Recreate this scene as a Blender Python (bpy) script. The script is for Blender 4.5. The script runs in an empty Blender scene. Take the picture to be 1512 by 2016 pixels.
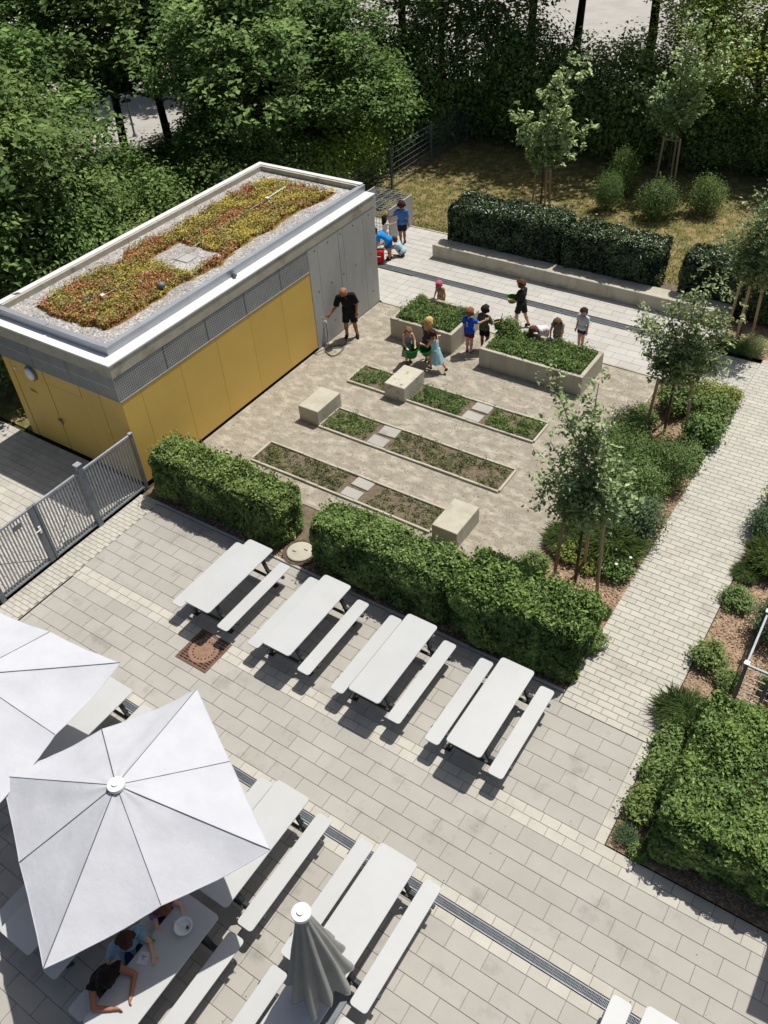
import bpy, math, random
import numpy as np
from mathutils import Vector, Matrix
rnd = random.Random(11)
rng = np.random.default_rng(11)
SC = bpy.context.scene
COL = SC.collection
R = math.radians

# ------------------------------------------------------------------ camera
cam = bpy.data.cameras.new('camera')
camo = bpy.data.objects.new('camera', cam)
COL.objects.link(camo)
SC.camera = camo
FPX = 1671.0
cam.sensor_fit = 'VERTICAL'
cam.sensor_height = 24.0
cam.sensor_width = 18.0
cam.lens = 24.0 * FPX / 2016.0
cam.clip_start = 0.1
cam.clip_end = 600
def cam_rows(yaw, tilt, roll):
    Rz = Matrix.Rotation(yaw, 3, 'Z'); Rx = Matrix.Rotation(tilt, 3, 'X'); Rr = Matrix.Rotation(roll, 3, 'Z')
    return Rr @ Rx @ Rz
Mw = cam_rows(-0.63582971, 2.30992546, -0.0761440721)
ax, ay, az = Vector(Mw[0]), -Vector(Mw[1]), -Vector(Mw[2])
camo.matrix_world = Matrix(((ax.x, ay.x, az.x, 0), (ax.y, ay.y, az.y, 0), (ax.z, ay.z, az.z, 13.15), (0, 0, 0, 1)))

# ------------------------------------------------------------------ sky, sun, exposure
SUNV = Vector((0.12, 0.45, 1.0)).normalized()
SUN_EL = math.asin(SUNV.z)
SUN_AZ = math.atan2(SUNV.x, SUNV.y)
world = bpy.data.worlds.new('World')
SC.world = world
world.use_nodes = True
wn = world.node_tree.nodes
sky = wn.new('ShaderNodeTexSky')
sky.sky_type = 'NISHITA'
sky.sun_disc = False
sky.sun_elevation = SUN_EL
sky.sun_rotation = SUN_AZ
sky.air_density = 1.0
sky.dust_density = 3.0
bg = wn['Background']
bg.inputs['Strength'].default_value = 0.07
world.node_tree.links.new(sky.outputs[0], bg.inputs['Color'])
sun = bpy.data.lights.new('sun', 'SUN')
sun.energy = 4.5
sun.angle = R(0.53)
sun.color = (1.0, 0.97, 0.912)
suno = bpy.data.objects.new('sun', sun)
suno.rotation_euler = SUNV.to_track_quat('Z', 'Y').to_euler()
suno.location = (0, 0, 40)
COL.objects.link(suno)
SC.view_settings.view_transform = 'Standard'
SC.view_settings.look = 'None'
SC.view_settings.exposure = 0.0
SC.view_settings.gamma = 1.0
SC.view_settings.use_curve_mapping = False
SC.render.engine = 'CYCLES'
SC.cycles.max_bounces = 6
SC.cycles.transparent_max_bounces = 4

# ------------------------------------------------------------------ materials
def srgb(r, g, b):
    f = lambda c: (c / 12.92 if c <= 0.04045 else ((c + 0.055) / 1.055) ** 2.4)
    return (f(r / 255), f(g / 255), f(b / 255), 1)
def mat(name, c1, c2=None, scale=3.0, detail=5, rough=0.85, bump=0.0, bscale=60.0, objvar=0.0, islvar=0.0,
        metal=0.0, spec=0.3, c3=None, scale3=0.6, thr3=(0.45, 0.6), obj_coords=False, stretch=None, trans=0.0, contrast=(0.35, 0.65)):
    """rough surface of colour c1 mottled with c2, worn in patches with c3"""
    m = bpy.data.materials.new(name)
    m.use_nodes = True
    nt = m.node_tree; N = nt.nodes; L = nt.links
    p = N['Principled BSDF']
    p.inputs['Roughness'].default_value = rough
    p.inputs['Metallic'].default_value = metal
    p.inputs['Specular IOR Level'].default_value = spec
    if obj_coords:
        pos = N.new('ShaderNodeTexCoord').outputs['Object']
    else:
        pos = N.new('ShaderNodeNewGeometry').outputs['Position']
    if stretch:
        mp = N.new('ShaderNodeMapping'); mp.inputs['Scale'].default_value = stretch
        L.new(pos, mp.inputs['Vector']); pos = mp.outputs[0]
    def noise(s, d):
        n = N.new('ShaderNodeTexNoise'); n.inputs['Scale'].default_value = s; n.inputs['Detail'].default_value = d
        n.inputs['Roughness'].default_value = 0.6
        L.new(pos, n.inputs['Vector']); return n.outputs['Fac']
    def ramp(fac, a, b):
        r = N.new('ShaderNodeMapRange'); r.inputs['From Min'].default_value = a; r.inputs['From Max'].default_value = b
        L.new(fac, r.inputs['Value']); return r.outputs[0]
    def mix(fac, a, b):
        x = N.new('ShaderNodeMix'); x.data_type = 'RGBA'
        L.new(fac, x.inputs['Factor'])
        for s, v in ((x.inputs['A'], a), (x.inputs['B'], b)):
            if isinstance(v, tuple): s.default_value = v
            else: L.new(v, s)
        return x.outputs['Result']
    col = c1
    if c2: col = mix(ramp(noise(scale, detail), *contrast), c1, c2)
    if c3: col = mix(ramp(noise(scale3, 6), *thr3), col, c3)
    if objvar or islvar:
        h = N.new('ShaderNodeHueSaturation')
        if isinstance(col, tuple): h.inputs['Color'].default_value = col
        else: L.new(col, h.inputs['Color'])
        if objvar: f = N.new('ShaderNodeObjectInfo').outputs['Random']; v = objvar
        else: f = N.new('ShaderNodeNewGeometry').outputs['Random Per Island']; v = islvar
        r = N.new('ShaderNodeMapRange'); r.inputs['To Min'].default_value = 1 - v; r.inputs['To Max'].default_value = 1 + v
        L.new(f, r.inputs['Value']); L.new(r.outputs[0], h.inputs['Value'])
        col = h.outputs[0]
    if isinstance(col, tuple): p.inputs['Base Color'].default_value = col
    else: L.new(col, p.inputs['Base Color'])
    if bump:
        b = N.new('ShaderNodeBump'); b.inputs['Strength'].default_value = bump; b.inputs['Distance'].default_value = 0.02
        L.new(noise(bscale, 4), b.inputs['Height']); L.new(b.outputs[0], p.inputs['Normal'])
    if trans:
        t = N.new('ShaderNodeBsdfTranslucent')
        if isinstance(col, tuple): t.inputs['Color'].default_value = col
        else: L.new(col, t.inputs['Color'])
        mx = N.new('ShaderNodeMixShader'); mx.inputs[0].default_value = trans
        L.new(p.outputs[0], mx.inputs[1]); L.new(t.outputs[0], mx.inputs[2])
        L.new(mx.outputs[0], N['Material Output'].inputs['Surface'])
    return m
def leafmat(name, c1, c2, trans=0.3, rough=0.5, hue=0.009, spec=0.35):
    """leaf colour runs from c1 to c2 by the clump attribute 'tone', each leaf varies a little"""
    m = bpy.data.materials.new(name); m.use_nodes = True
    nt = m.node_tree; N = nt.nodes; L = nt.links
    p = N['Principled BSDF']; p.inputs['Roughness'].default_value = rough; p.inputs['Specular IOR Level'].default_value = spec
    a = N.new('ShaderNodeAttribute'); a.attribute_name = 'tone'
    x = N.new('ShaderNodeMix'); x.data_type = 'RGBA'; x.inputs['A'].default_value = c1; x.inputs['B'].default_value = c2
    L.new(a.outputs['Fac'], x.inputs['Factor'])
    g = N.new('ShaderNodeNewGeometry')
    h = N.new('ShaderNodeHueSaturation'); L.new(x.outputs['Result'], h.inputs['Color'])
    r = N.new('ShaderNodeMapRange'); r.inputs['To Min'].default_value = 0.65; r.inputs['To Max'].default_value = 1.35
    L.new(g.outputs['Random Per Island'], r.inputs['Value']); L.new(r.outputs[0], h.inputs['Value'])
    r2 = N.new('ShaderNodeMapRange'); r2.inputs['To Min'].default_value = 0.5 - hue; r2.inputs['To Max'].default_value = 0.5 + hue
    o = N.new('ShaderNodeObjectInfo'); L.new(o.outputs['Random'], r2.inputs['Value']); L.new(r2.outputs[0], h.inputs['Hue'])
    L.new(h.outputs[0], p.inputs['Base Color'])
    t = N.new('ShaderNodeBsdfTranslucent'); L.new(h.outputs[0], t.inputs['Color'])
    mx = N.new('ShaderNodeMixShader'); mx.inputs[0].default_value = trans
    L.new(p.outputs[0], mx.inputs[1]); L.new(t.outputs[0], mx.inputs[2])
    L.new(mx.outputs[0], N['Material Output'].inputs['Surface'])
    return m
def pebblemat(name, cols, scale, rough=0.9, bump=0.6, stretch=None):
    """loose stones or chips: voronoi cells each with its own colour"""
    m = bpy.data.materials.new(name); m.use_nodes = True
    nt = m.node_tree; N = nt.nodes; L = nt.links
    p = N['Principled BSDF']; p.inputs['Roughness'].default_value = rough
    pos = N.new('ShaderNodeNewGeometry').outputs['Position']
    if stretch:
        mp = N.new('ShaderNodeMapping'); mp.inputs['Scale'].default_value = stretch
        L.new(pos, mp.inputs['Vector']); pos = mp.outputs[0]
    v = N.new('ShaderNodeTexVoronoi'); v.inputs['Scale'].default_value = scale; L.new(pos, v.inputs['Vector'])
    s = N.new('ShaderNodeSeparateColor'); L.new(v.outputs['Color'], s.inputs[0])
    cr = N.new('ShaderNodeValToRGB'); cr.color_ramp.interpolation = 'LINEAR'
    e = cr.color_ramp.elements
    e[0].color = cols[0]; e[1].color = cols[-1]
    for i, c in enumerate(cols[1:-1]):
        k = e.new((i + 1) / (len(cols) - 1)); k.color = c
    L.new(s.outputs[0], cr.inputs[0]); 
    n = N.new('ShaderNodeTexNoise'); n.inputs['Scale'].default_value = 1.3; n.inputs['Detail'].default_value = 5; L.new(pos, n.inputs['Vector'])
    r = N.new('ShaderNodeMapRange'); r.inputs['From Min'].default_value = .3; r.inputs['From Max'].default_value = .7
    r.inputs['To Min'].default_value = 0.8; r.inputs['To Max'].default_value = 1.15; L.new(n.outputs[0], r.inputs['Value'])
    h = N.new('ShaderNodeHueSaturation'); L.new(cr.outputs[0], h.inputs['Color']); L.new(r.outputs[0], h.inputs['Value'])
    L.new(h.outputs[0], p.inputs['Base Color'])
    b = N.new('ShaderNodeBump'); b.inputs['Strength'].default_value = bump; b.inputs['Distance'].default_value = 0.02; b.invert = True
    L.new(v.outputs['Distance'], b.inputs['Height']); L.new(b.outputs[0], p.inputs['Normal'])
    return m

M = {}
M['slab'] = mat('grey_concrete_slab', srgb(172, 168, 160), srgb(163, 159, 150), 1.2, objvar=0.05, bump=0.12, bscale=140, c3=srgb(138, 135, 127), scale3=1.7, thr3=(.56, .78), contrast=(.3, .7))
M['paver'] = mat('pale_concrete_paver', srgb(188, 184, 172), srgb(179, 175, 164), 2.2, objvar=0.06, bump=0.12, bscale=140, c3=srgb(168, 163, 149), scale3=1.1, thr3=(.58, .74))
M['paver_many'] = mat('pale_concrete_paver_far', srgb(188, 184, 172), srgb(179, 175, 164), 2.2, islvar=0.06, bump=0.12, bscale=140)
M['slab_many'] = mat('grey_concrete_slab_far', srgb(180, 176, 168), srgb(170, 166, 157), 1.2, islvar=0.05, bump=0.12, bscale=140)
M['plaza_slab'] = mat('light_grey_slab', srgb(187, 183, 176), srgb(177, 174, 166), 1.2, objvar=0.05, bump=0.1, bscale=120)
M['plaza_many'] = mat('light_grey_slab_far', srgb(187, 183, 176), srgb(177, 174, 166), 1.2, islvar=0.05)
M['joint'] = mat('joint_sand', srgb(150, 145, 134), srgb(126, 121, 111), 8, bump=.3)
M['gravel_yard'] = mat('crushed_stone_surface', srgb(152, 144, 128), srgb(168, 159, 143), 3.2, detail=8, rough=.95, bump=.8, bscale=90, c3=srgb(192, 183, 166), scale3=2.6, thr3=(.47, .66), stretch=(1.0, 1.7, 1), contrast=(.4, .6))
M['soil'] = mat('dry_soil', srgb(98, 86, 70), srgb(128, 114, 95), 9, rough=1, bump=.9, bscale=60)
M['ground'] = mat('leaf_litter_ground', srgb(70, 62, 42), srgb(58, 62, 34), 2.0, rough=1, bump=.6, bscale=30)
M['lawn'] = mat('dry_lawn', srgb(118, 112, 66), srgb(96, 98, 52), 1.1, detail=8, rough=1, bump=.9, bscale=45, c3=srgb(150, 132, 92), scale3=2.4, thr3=(.47, .6))
M['mulch'] = pebblemat('bark_mulch', [srgb(100, 82, 66), srgb(166, 140, 114), srgb(136, 112, 90), srgb(200, 174, 146)], 26, stretch=(1, 1.8, 1))
M['chip'] = mat('wood_chip', srgb(194, 168, 138), srgb(148, 120, 94), 30, islvar=.35, rough=.95)
M['roof_gravel'] = pebblemat('roof_gravel', [srgb(100, 97, 94), srgb(182, 177, 172), srgb(138, 132, 127), srgb(212, 208, 203)], 30)
M['concrete'] = mat('smooth_concrete', srgb(178, 177, 172), srgb(166, 165, 160), 1.6, bump=.15, bscale=90, c3=srgb(154, 153, 147), scale3=.7, thr3=(.55, .75), stretch=(1, 1, .45))
M['concrete_pale'] = mat('pale_cast_concrete', srgb(188, 182, 165), srgb(174, 168, 150), 3, bump=.2, bscale=90, c3=srgb(150, 144, 124), scale3=1.5, thr3=(.55, .7))
M['concrete_weathered'] = mat('weathered_concrete', srgb(184, 178, 162), srgb(168, 162, 144), 3, bump=.25, bscale=70, c3=srgb(112, 106, 88), scale3=2.2, thr3=(.57, .72), stretch=(1, 1, .22))
M['hole'] = mat('dark_tie_hole', srgb(96, 96, 92), rough=1)
M['yellow'] = mat('yellow_panel', srgb(222, 186, 98), srgb(215, 179, 93), 0.8, rough=.5, objvar=.02, spec=.3)
M['dark'] = mat('dark_gap', srgb(38, 34, 26), rough=1)
M['white_metal'] = mat('white_sheet_metal', srgb(232, 232, 230), srgb(222, 222, 220), 2, rough=.4, spec=.4)
M['zinc'] = mat('grey_sheet_metal', srgb(176, 180, 186), srgb(164, 168, 175), 1.5, rough=.4, metal=.35, spec=.4)
M['galv'] = mat('galvanised_steel', srgb(168, 172, 176), srgb(148, 153, 158), 6, rough=.5, metal=.1)
M['galv_dark'] = mat('dark_galvanised_steel', srgb(122, 128, 133), srgb(106, 111, 117), 5, rough=.55, metal=.1)
M['grille'] = mat('perforated_steel', srgb(168, 170, 170), srgb(154, 156, 157), 2, rough=.5, metal=.2)
M['fence_dark'] = mat('dark_coated_wire', srgb(104, 112, 116), rough=.6)
M['hpl'] = mat('white_laminate', srgb(189, 190, 189), srgb(183, 184, 183), 1.0, rough=.45, spec=.3, c3=srgb(184, 184, 180), scale3=.8, thr3=(.5, .8))
M['frame'] = mat('dark_painted_steel', srgb(52, 54, 56), srgb(44, 46, 48), 6, rough=.5)
M['canvas'] = mat('white_canvas', srgb(197, 198, 203), srgb(190, 191, 196), 2.2, rough=.9, bump=.35, bscale=7, trans=.03)
M['canvas_grey'] = mat('grey_canvas', srgb(150, 150, 146), srgb(140, 140, 136), 3, rough=.9, bump=.15, bscale=30)
M['seam_shade'] = mat('grey_seam_shade', srgb(96, 97, 102), rough=.9)
M['white_plastic'] = mat('white_plastic', srgb(236, 236, 234), rough=.35)
M['rust'] = mat('rusted_iron', srgb(122, 95, 80), srgb(102, 77, 63), 14, rough=.9, bump=.4, bscale=80)
M['black'] = mat('black_hole', srgb(14, 12, 11), rough=1)
M['wood'] = mat('weathered_stake_wood', srgb(200, 174, 140), srgb(168, 142, 110), 7, rough=.9, bump=.3, stretch=(1, 1, .15), obj_coords=True)
M['bark'] = mat('grey_brown_bark', srgb(112, 96, 78), srgb(80, 67, 53), 9, rough=.95, bump=.8, bscale=22, stretch=(1, 1, .3), obj_coords=True)
M['bark_dark'] = mat('dark_bark', srgb(58, 48, 38), srgb(38, 32, 26), 7, rough=.95, bump=.8, bscale=18, stretch=(1, 1, .3), obj_coords=True)
M['asphalt'] = mat('pale_road_surface', srgb(176, 172, 165), srgb(164, 160, 152), .7, rough=.9, bump=.2, bscale=50)
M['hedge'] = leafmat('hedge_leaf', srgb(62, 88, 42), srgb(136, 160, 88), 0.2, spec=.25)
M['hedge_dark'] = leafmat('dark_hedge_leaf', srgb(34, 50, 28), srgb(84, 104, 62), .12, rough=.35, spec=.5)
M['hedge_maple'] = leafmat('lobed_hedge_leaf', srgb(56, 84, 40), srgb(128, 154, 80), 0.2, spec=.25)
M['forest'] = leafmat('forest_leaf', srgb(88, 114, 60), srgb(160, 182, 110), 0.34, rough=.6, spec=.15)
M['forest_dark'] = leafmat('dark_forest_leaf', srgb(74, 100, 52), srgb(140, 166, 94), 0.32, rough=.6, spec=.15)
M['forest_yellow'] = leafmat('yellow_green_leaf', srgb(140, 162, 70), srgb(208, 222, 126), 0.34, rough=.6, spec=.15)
M['pear'] = leafmat('young_tree_leaf', srgb(94, 116, 68), srgb(178, 194, 138), 0.25, spec=.3)
M['walnut'] = leafmat('pale_young_leaf', srgb(136, 164, 98), srgb(206, 222, 166), 0.22, spec=.3)
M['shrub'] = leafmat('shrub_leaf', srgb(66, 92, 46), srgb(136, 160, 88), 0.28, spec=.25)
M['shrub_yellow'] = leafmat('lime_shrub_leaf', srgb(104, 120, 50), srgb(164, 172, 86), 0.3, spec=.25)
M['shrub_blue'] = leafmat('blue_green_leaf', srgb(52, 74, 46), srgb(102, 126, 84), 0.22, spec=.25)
M['grass_leaf'] = leafmat('grass_blade', srgb(80, 104, 56), srgb(150, 170, 104), .3, spec=.2)
M['crop'] = leafmat('vegetable_leaf', srgb(64, 94, 42), srgb(128, 154, 82), 0.25, spec=.25)
M['crop_dry'] = leafmat('sparse_weed_leaf', srgb(80, 92, 54), srgb(136, 142, 92), 0.2, spec=.2)
M['lawn_blade'] = leafmat('dry_grass_blade', srgb(104, 102, 56), srgb(142, 132, 84), 0.15, spec=.1)
M['sedum_red'] = leafmat('red_sedum', srgb(148, 88, 54), srgb(192, 138, 88), .1)
M['sedum_yellow'] = leafmat('yellow_sedum', srgb(160, 146, 48), srgb(214, 200, 92), .15)
M['sedum_olive'] = leafmat('olive_sedum', srgb(112, 108, 50), srgb(166, 158, 84), .15)
M['sedum_base'] = mat('sedum_mat', srgb(122, 84, 50), srgb(140, 122, 60), 1.8, rough=1, bump=1, bscale=40)
_fab = {}
def fabric(r, g, b, rough=.9):
    k = (r, g, b, rough)
    if k not in _fab:
        c = srgb(r, g, b); c2 = tuple(x * .86 for x in c[:3]) + (1,)
        _fab[k] = mat('fabric_%d' % len(_fab), c, c2, 22, rough=rough, obj_coords=True)
    return _fab[k]

# ------------------------------------------------------------------ mesh helpers
class MB:
    def __init__(s): s.v = []; s.f = []; s.mi = []; s.cur = 0
    def add(s, vs, fs):
        o = len(s.v); s.v += [tuple(v) for v in vs]
        s.f += [tuple(i + o for i in f) for f in fs]; s.mi += [s.cur] * len(fs)
        return s
    def box(s, c, d, rz=0, rx=0, ry=0, ch=0.0):
        hx, hy, hz = d[0] / 2, d[1] / 2, d[2] / 2
        mtx = Matrix.Rotation(rz, 3, 'Z') @ Matrix.Rotation(ry, 3, 'Y') @ Matrix.Rotation(rx, 3, 'X')
        if ch:
            vs = [(x, y, -hz) for x, y in ((-hx, -hy), (hx, -hy), (hx, hy), (-hx, hy))]
            vs += [(x, y, hz - ch) for x, y in ((-hx, -hy), (hx, -hy), (hx, hy), (-hx, hy))]
            vs += [(x, y, hz) for x, y in ((-hx + ch, -hy + ch), (hx - ch, -hy + ch), (hx - ch, hy - ch), (-hx + ch, hy - ch))]
            fs = [(3, 2, 1, 0), (8, 9, 10, 11)]
            for k in range(4):
                n = (k + 1) % 4
                fs += [(k, n, n + 4, k + 4), (k + 4, n + 4, n + 8, k + 8)]
        else:
            vs = [(x, y, z) for z in (-hz, hz) for x, y in ((-hx, -hy), (hx, -hy), (hx, hy), (-hx, hy))]
            fs = [(3, 2, 1, 0), (4, 5, 6, 7)] + [(k, (k + 1) % 4, (k + 1) % 4 + 4, k + 4) for k in range(4)]
        cc = Vector(c)
        return s.add([cc + mtx @ Vector(v) for v in vs], fs)
    def bb(s, x0, x1, y0, y1, z0, z1, ch=0.0):
        return s.box(((x0 + x1) / 2, (y0 + y1) / 2, (z0 + z1) / 2), (x1 - x0, y1 - y0, z1 - z0), ch=ch)
    def sheet(s, x0, x1, y0, y1, z):
        return s.add([(x0, y0, z), (x1, y0, z), (x1, y1, z), (x0, y1, z)], [(0, 1, 2, 3)])
    def tube(s, pts, rad, n=8, caps=True):
        pts = [Vector(p) for p in pts]
        if not isinstance(rad, (list, tuple)): rad = [rad] * len(pts)
        vs = []; ref = None
        for i, p in enumerate(pts):
            t = (pts[min(i + 1, len(pts) - 1)] - pts[max(i - 1, 0)]).normalized()
            if ref is None: ref = Vector((1, 0, 0)) if abs(t.x) < .8 else Vector((0, 1, 0))
            a = (ref - t * ref.dot(t)).normalized(); b = t.cross(a); ref = a
            vs += [p + (a * math.cos(2 * math.pi * k / n) + b * math.sin(2 * math.pi * k / n)) * rad[i] for k in range(n)]
        fs = []
        for i in range(len(pts) - 1):
            for k in range(n):
                q = (k + 1) % n
                fs.append((i * n + k, i * n + q, (i + 1) * n + q, (i + 1) * n + k))
        if caps: fs += [tuple(range(n - 1, -1, -1)), tuple(range((len(pts) - 1) * n, len(pts) * n))]
        return s.add(vs, fs)
    def bar(s, p, q, w, h=None, up=(0, 0, 1)):
        p, q = Vector(p), Vector(q); h = h or w
        t = (q - p).normalized(); u = Vector(up)
        if abs(t.dot(u)) > .95: u = Vector((1, 0, 0))
        a = t.cross(u).normalized(); b = a.cross(t)
        vs = [e + a * sx * w / 2 + b * sy * h / 2 for e in (p, q) for sx, sy in ((-1, -1), (1, -1), (1, 1), (-1, 1))]
        return s.add(vs, [(3, 2, 1, 0), (4, 5, 6, 7)] + [(k, (k + 1) % 4, (k + 1) % 4 + 4, k + 4) for k in range(4)])
    def lathe(s, prof, n=24, c=(0, 0, 0), close=True):
        vs = [(c[0] + r * math.cos(2 * math.pi * k / n), c[1] + r * math.sin(2 * math.pi * k / n), c[2] + z) for r, z in prof for k in range(n)]
        fs = [(i * n + k, i * n + (k + 1) % n, (i + 1) * n + (k + 1) % n, (i + 1) * n + k) for i in range(len(prof) - 1) for k in range(n)]
        if close: fs += [tuple(range(n - 1, -1, -1)), tuple(range((len(prof) - 1) * n, len(prof) * n))]
        return s.add(vs, fs)
    def prism(s, poly, z0, z1, ch=0.0):
        n = len(poly); rings = [(poly, z0)]
        if ch:
            cx = sum(p[0] for p in poly) / n; cy = sum(p[1] for p in poly) / n
            ins = [(p[0] - ch * (1 if p[0] > cx else -1), p[1] - ch * (1 if p[1] > cy else -1)) for p in poly]
            rings = [(ins, z0), (poly, z0 + ch), (poly, z1 - ch), (ins, z1)]
        else: rings.append((poly, z1))
        vs = [(p[0], p[1], z) for pl, z in rings for p in pl]
        fs = [tuple(range(n - 1, -1, -1)), tuple(range((len(rings) - 1) * n, len(rings) * n))]
        fs += [(i * n + k, i * n + (k + 1) % n, (i + 1) * n + (k + 1) % n, (i + 1) * n + k) for i in range(len(rings) - 1) for k in range(n)]
        return s.add(vs, fs)
    def ball(s, c, r, sc=(1, 1, 1), nu=10, nv=7):
        prof = [(math.sin(math.pi * i / nv) * r, -math.cos(math.pi * i / nv) * r) for i in range(nv + 1)]
        prof[0] = (r * .05, -r); prof[-1] = (r * .05, r)
        o = len(s.v); s.lathe(prof, nu)
        for i in range(o, len(s.v)):
            v = s.v[i]; s.v[i] = (c[0] + v[0] * sc[0], c[1] + v[1] * sc[1], c[2] + v[2] * sc[2])
        return s
    def mesh(s, name, mats, smooth=False):
        me = bpy.data.meshes.new(name)
        me.from_pydata(s.v, [], s.f)
        for m in (mats if isinstance(mats, (list, tuple)) else [mats]): me.materials.append(m)
        if any(s.mi): me.polygons.foreach_set('material_index', s.mi)
        if smooth: me.polygons.foreach_set('use_smooth', [True] * len(s.f))
        me.update()
        return me
    def build(s, name, mats, parent=None, loc=None, smooth=False, **kw):
        return put(name, s.mesh(name, mats, smooth), parent, loc, **kw)
def put(name, me, parent=None, loc=None, rz=0, **kw):
    o = bpy.data.objects.new(name, me)
    COL.objects.link(o)
    if parent: o.parent = parent
    if loc is not None: o.location = loc
    if rz: o.rotation_euler = (0, 0, rz)
    return tag(o, **kw)
def tag(o, label=None, cat=None, group=None, kind=None):
    if label: o['label'] = label
    if cat: o['category'] = cat
    if group: o['group'] = group
    if kind: o['kind'] = kind
    return o
def thing(name, label, cat, loc=(0, 0, 0), rz=0, group=None, kind=None):
    o = bpy.data.objects.new(name, None); COL.objects.link(o)
    o.location = loc; o.rotation_euler = (0, 0, rz); o.empty_display_size = .2
    return tag(o, label, cat, group, kind)
def copy_tree(o, parent=None):
    c = o.copy(); COL.objects.link(c)
    if parent: c.parent = parent
    for ch in [k for k in o.children]: copy_tree(ch, c)
    return c
def leaf_mesh(name, C, Nn, S, material, tone=None, aspect=.55, droop=.15, T=None):
    """many small folded leaves as one mesh: centres C, normals Nn, lengths S"""
    n = len(C)
    Nn = Nn / (np.linalg.norm(Nn, axis=1, keepdims=True) + 1e-9)
    if T is None:
        T = rng.normal(size=(n, 3))
    T = T - Nn * (T * Nn).sum(1, keepdims=True); T /= (np.linalg.norm(T, axis=1, keepdims=True) + 1e-9)
    B = np.cross(Nn, T); S = S[:, None]
    V = np.empty((n, 4, 3))
    V[:, 0] = C - T * S * .5
    V[:, 1] = C + B * S * aspect * .5 + Nn * S * .08
    V[:, 2] = C + T * S * .5 - Nn * S * droop
    V[:, 3] = C - B * S * aspect * .5 + Nn * S * .08
    idx = (np.arange(n) * 4)[:, None, None] + np.array([[0, 1, 2], [0, 2, 3]])[None]
    me = bpy.data.meshes.new(name)
    me.vertices.add(n * 4); me.vertices.foreach_set('co', V.ravel())
    me.loops.add(n * 6); me.loops.foreach_set('vertex_index', idx.ravel().astype(np.int32))
    me.polygons.add(n * 2); me.polygons.foreach_set('loop_start', np.arange(0, n * 6, 3, dtype=np.int32))
    a = me.attributes.new('tone', 'FLOAT', 'POINT')
    if tone is None: tone = rng.random(n)
    a.data.foreach_set('value', np.repeat(np.clip(tone, 0, 1), 4).astype(np.float32))
    me.materials.append(material)
    me.update(calc_edges=True)
    return me
def unit(n):
    d = rng.normal(size=(n, 3)); return d / np.linalg.norm(d, axis=1, keepdims=True)

# ------------------------------------------------------------------ ground, paving
_ci = camo.matrix_world.inverted()
def px(x, y, z):
    c = _ci @ Vector((x, y, z))
    if c.z > -.1: return (-9999, -9999)
    return (756 + FPX * c.x / -c.z, 1008 - FPX * c.y / -c.z)
def in_frame(x, y, z=0, m=40):
    u, v = px(x, y, z); return -m < u < 1512 + m and -m < v < 2016 + m
_slab = {}
def slab_mesh(lx, ly, t, m, ch=.004):
    k = (round(lx, 3), round(ly, 3), m.name)
    if k not in _slab: _slab[k] = MB().box((0, 0, -t / 2), (lx, ly, t), ch=ch).mesh('slab', m)
    return _slab[k]
def pave(name, label, x0, x1, y0, y1, L, W, m, many, piece='slab', gap=.0065, off=.5, along='x', ph=0.0, cap=300, bed=True, holes=(), ztop=0.0):
    """bedding sheet as a piece of the setting, stones laid on it in staggered rows"""
    root = MB().sheet(x0, x1, y0, y1, ztop - .014).build(name, M['joint'], label=label, kind='structure')
    pcs = []
    u0, u1, v0, v1 = (x0, x1, y0, y1) if along == 'x' else (y0, y1, x0, x1)
    nr = max(1, round((v1 - v0) / W)); W = (v1 - v0) / nr
    for r in range(nr):
        vc = v0 + (r + .5) * W
        s = u0 - L + ((r % 2) * off * L + ph) % L
        while s < u1:
            a, b = max(s, u0), min(s + L, u1)
            if b - a > .05:
                uc = (a + b) / 2
                c = (uc, vc) if along == 'x' else (vc, uc)
                d = (b - a - gap, W - gap) if along == 'x' else (W - gap, b - a - gap)
                if not any(h[0] < c[0] < h[1] and h[2] < c[1] < h[3] for h in holes): pcs.append((c, d))
            s += L
    pcs.sort(key=lambda p: (0 if in_frame(*p[0]) else 1, Vector((p[0][0], p[0][1], -13.15)).length))
    nvis = sum(1 for p in pcs if in_frame(*p[0]))
    rest = MB()
    for k, (c, d) in enumerate(pcs):
        if k < cap and k < nvis:
            o = put(piece, slab_mesh(d[0], d[1], .03, m), root, (c[0], c[1], ztop + rnd.uniform(-.0015, .0015)))
            o.rotation_euler = (rnd.gauss(0, .0022), rnd.gauss(0, .0022), rnd.gauss(0, .0012))
        else:
            rest.box((c[0], c[1], ztop - .015), (d[0], d[1], .03), ch=.004)
    if rest.f: rest.build(piece, many, root, kind='stuff')
    return root

MB().sheet(-140, 90, -40, 130, -.09).build('ground', M['ground'], label='leaf covered ground under the trees', kind='structure')
MB().sheet(-120, -31.5, -20, 120, -.04).build('road', M['asphalt'], label='pale road surface seen through the gaps in the trees', kind='structure')
MB().sheet(-31.5, 60, 41, 120, -.04).build('road', M['asphalt'], label='pale yard surface beyond the trees at the top of the picture', kind='structure')
lw = MB().sheet(-18.9, 4, 24.9, 37, -.02).build('lawn', M['lawn'], label='dry patchy lawn between the far hedge and the trees', kind='structure')
MB().sheet(-30, -18.42, 9.6, 34, -.05).build('verge', M['lawn'], label='shaded grass strip behind the yellow building', kind='structure')
MB().sheet(-14.12, -4.95, 10.9, 19.72, -.004).build('gravel_yard', M['gravel_yard'], label='crushed stone surface of the school garden', kind='structure')
MB().sheet(-14.0, -2.97, 9.22, 10.9, -.02).build('hedge_bed', M['soil'], label='bare soil strip under the two front hedges', kind='structure')
MB().sheet(-4.95, -2.95, 10.9, 19.95, -.02).build('mulch_bed', M['mulch'], label='bark mulch bed along the left side of the path', kind='structure')
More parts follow.
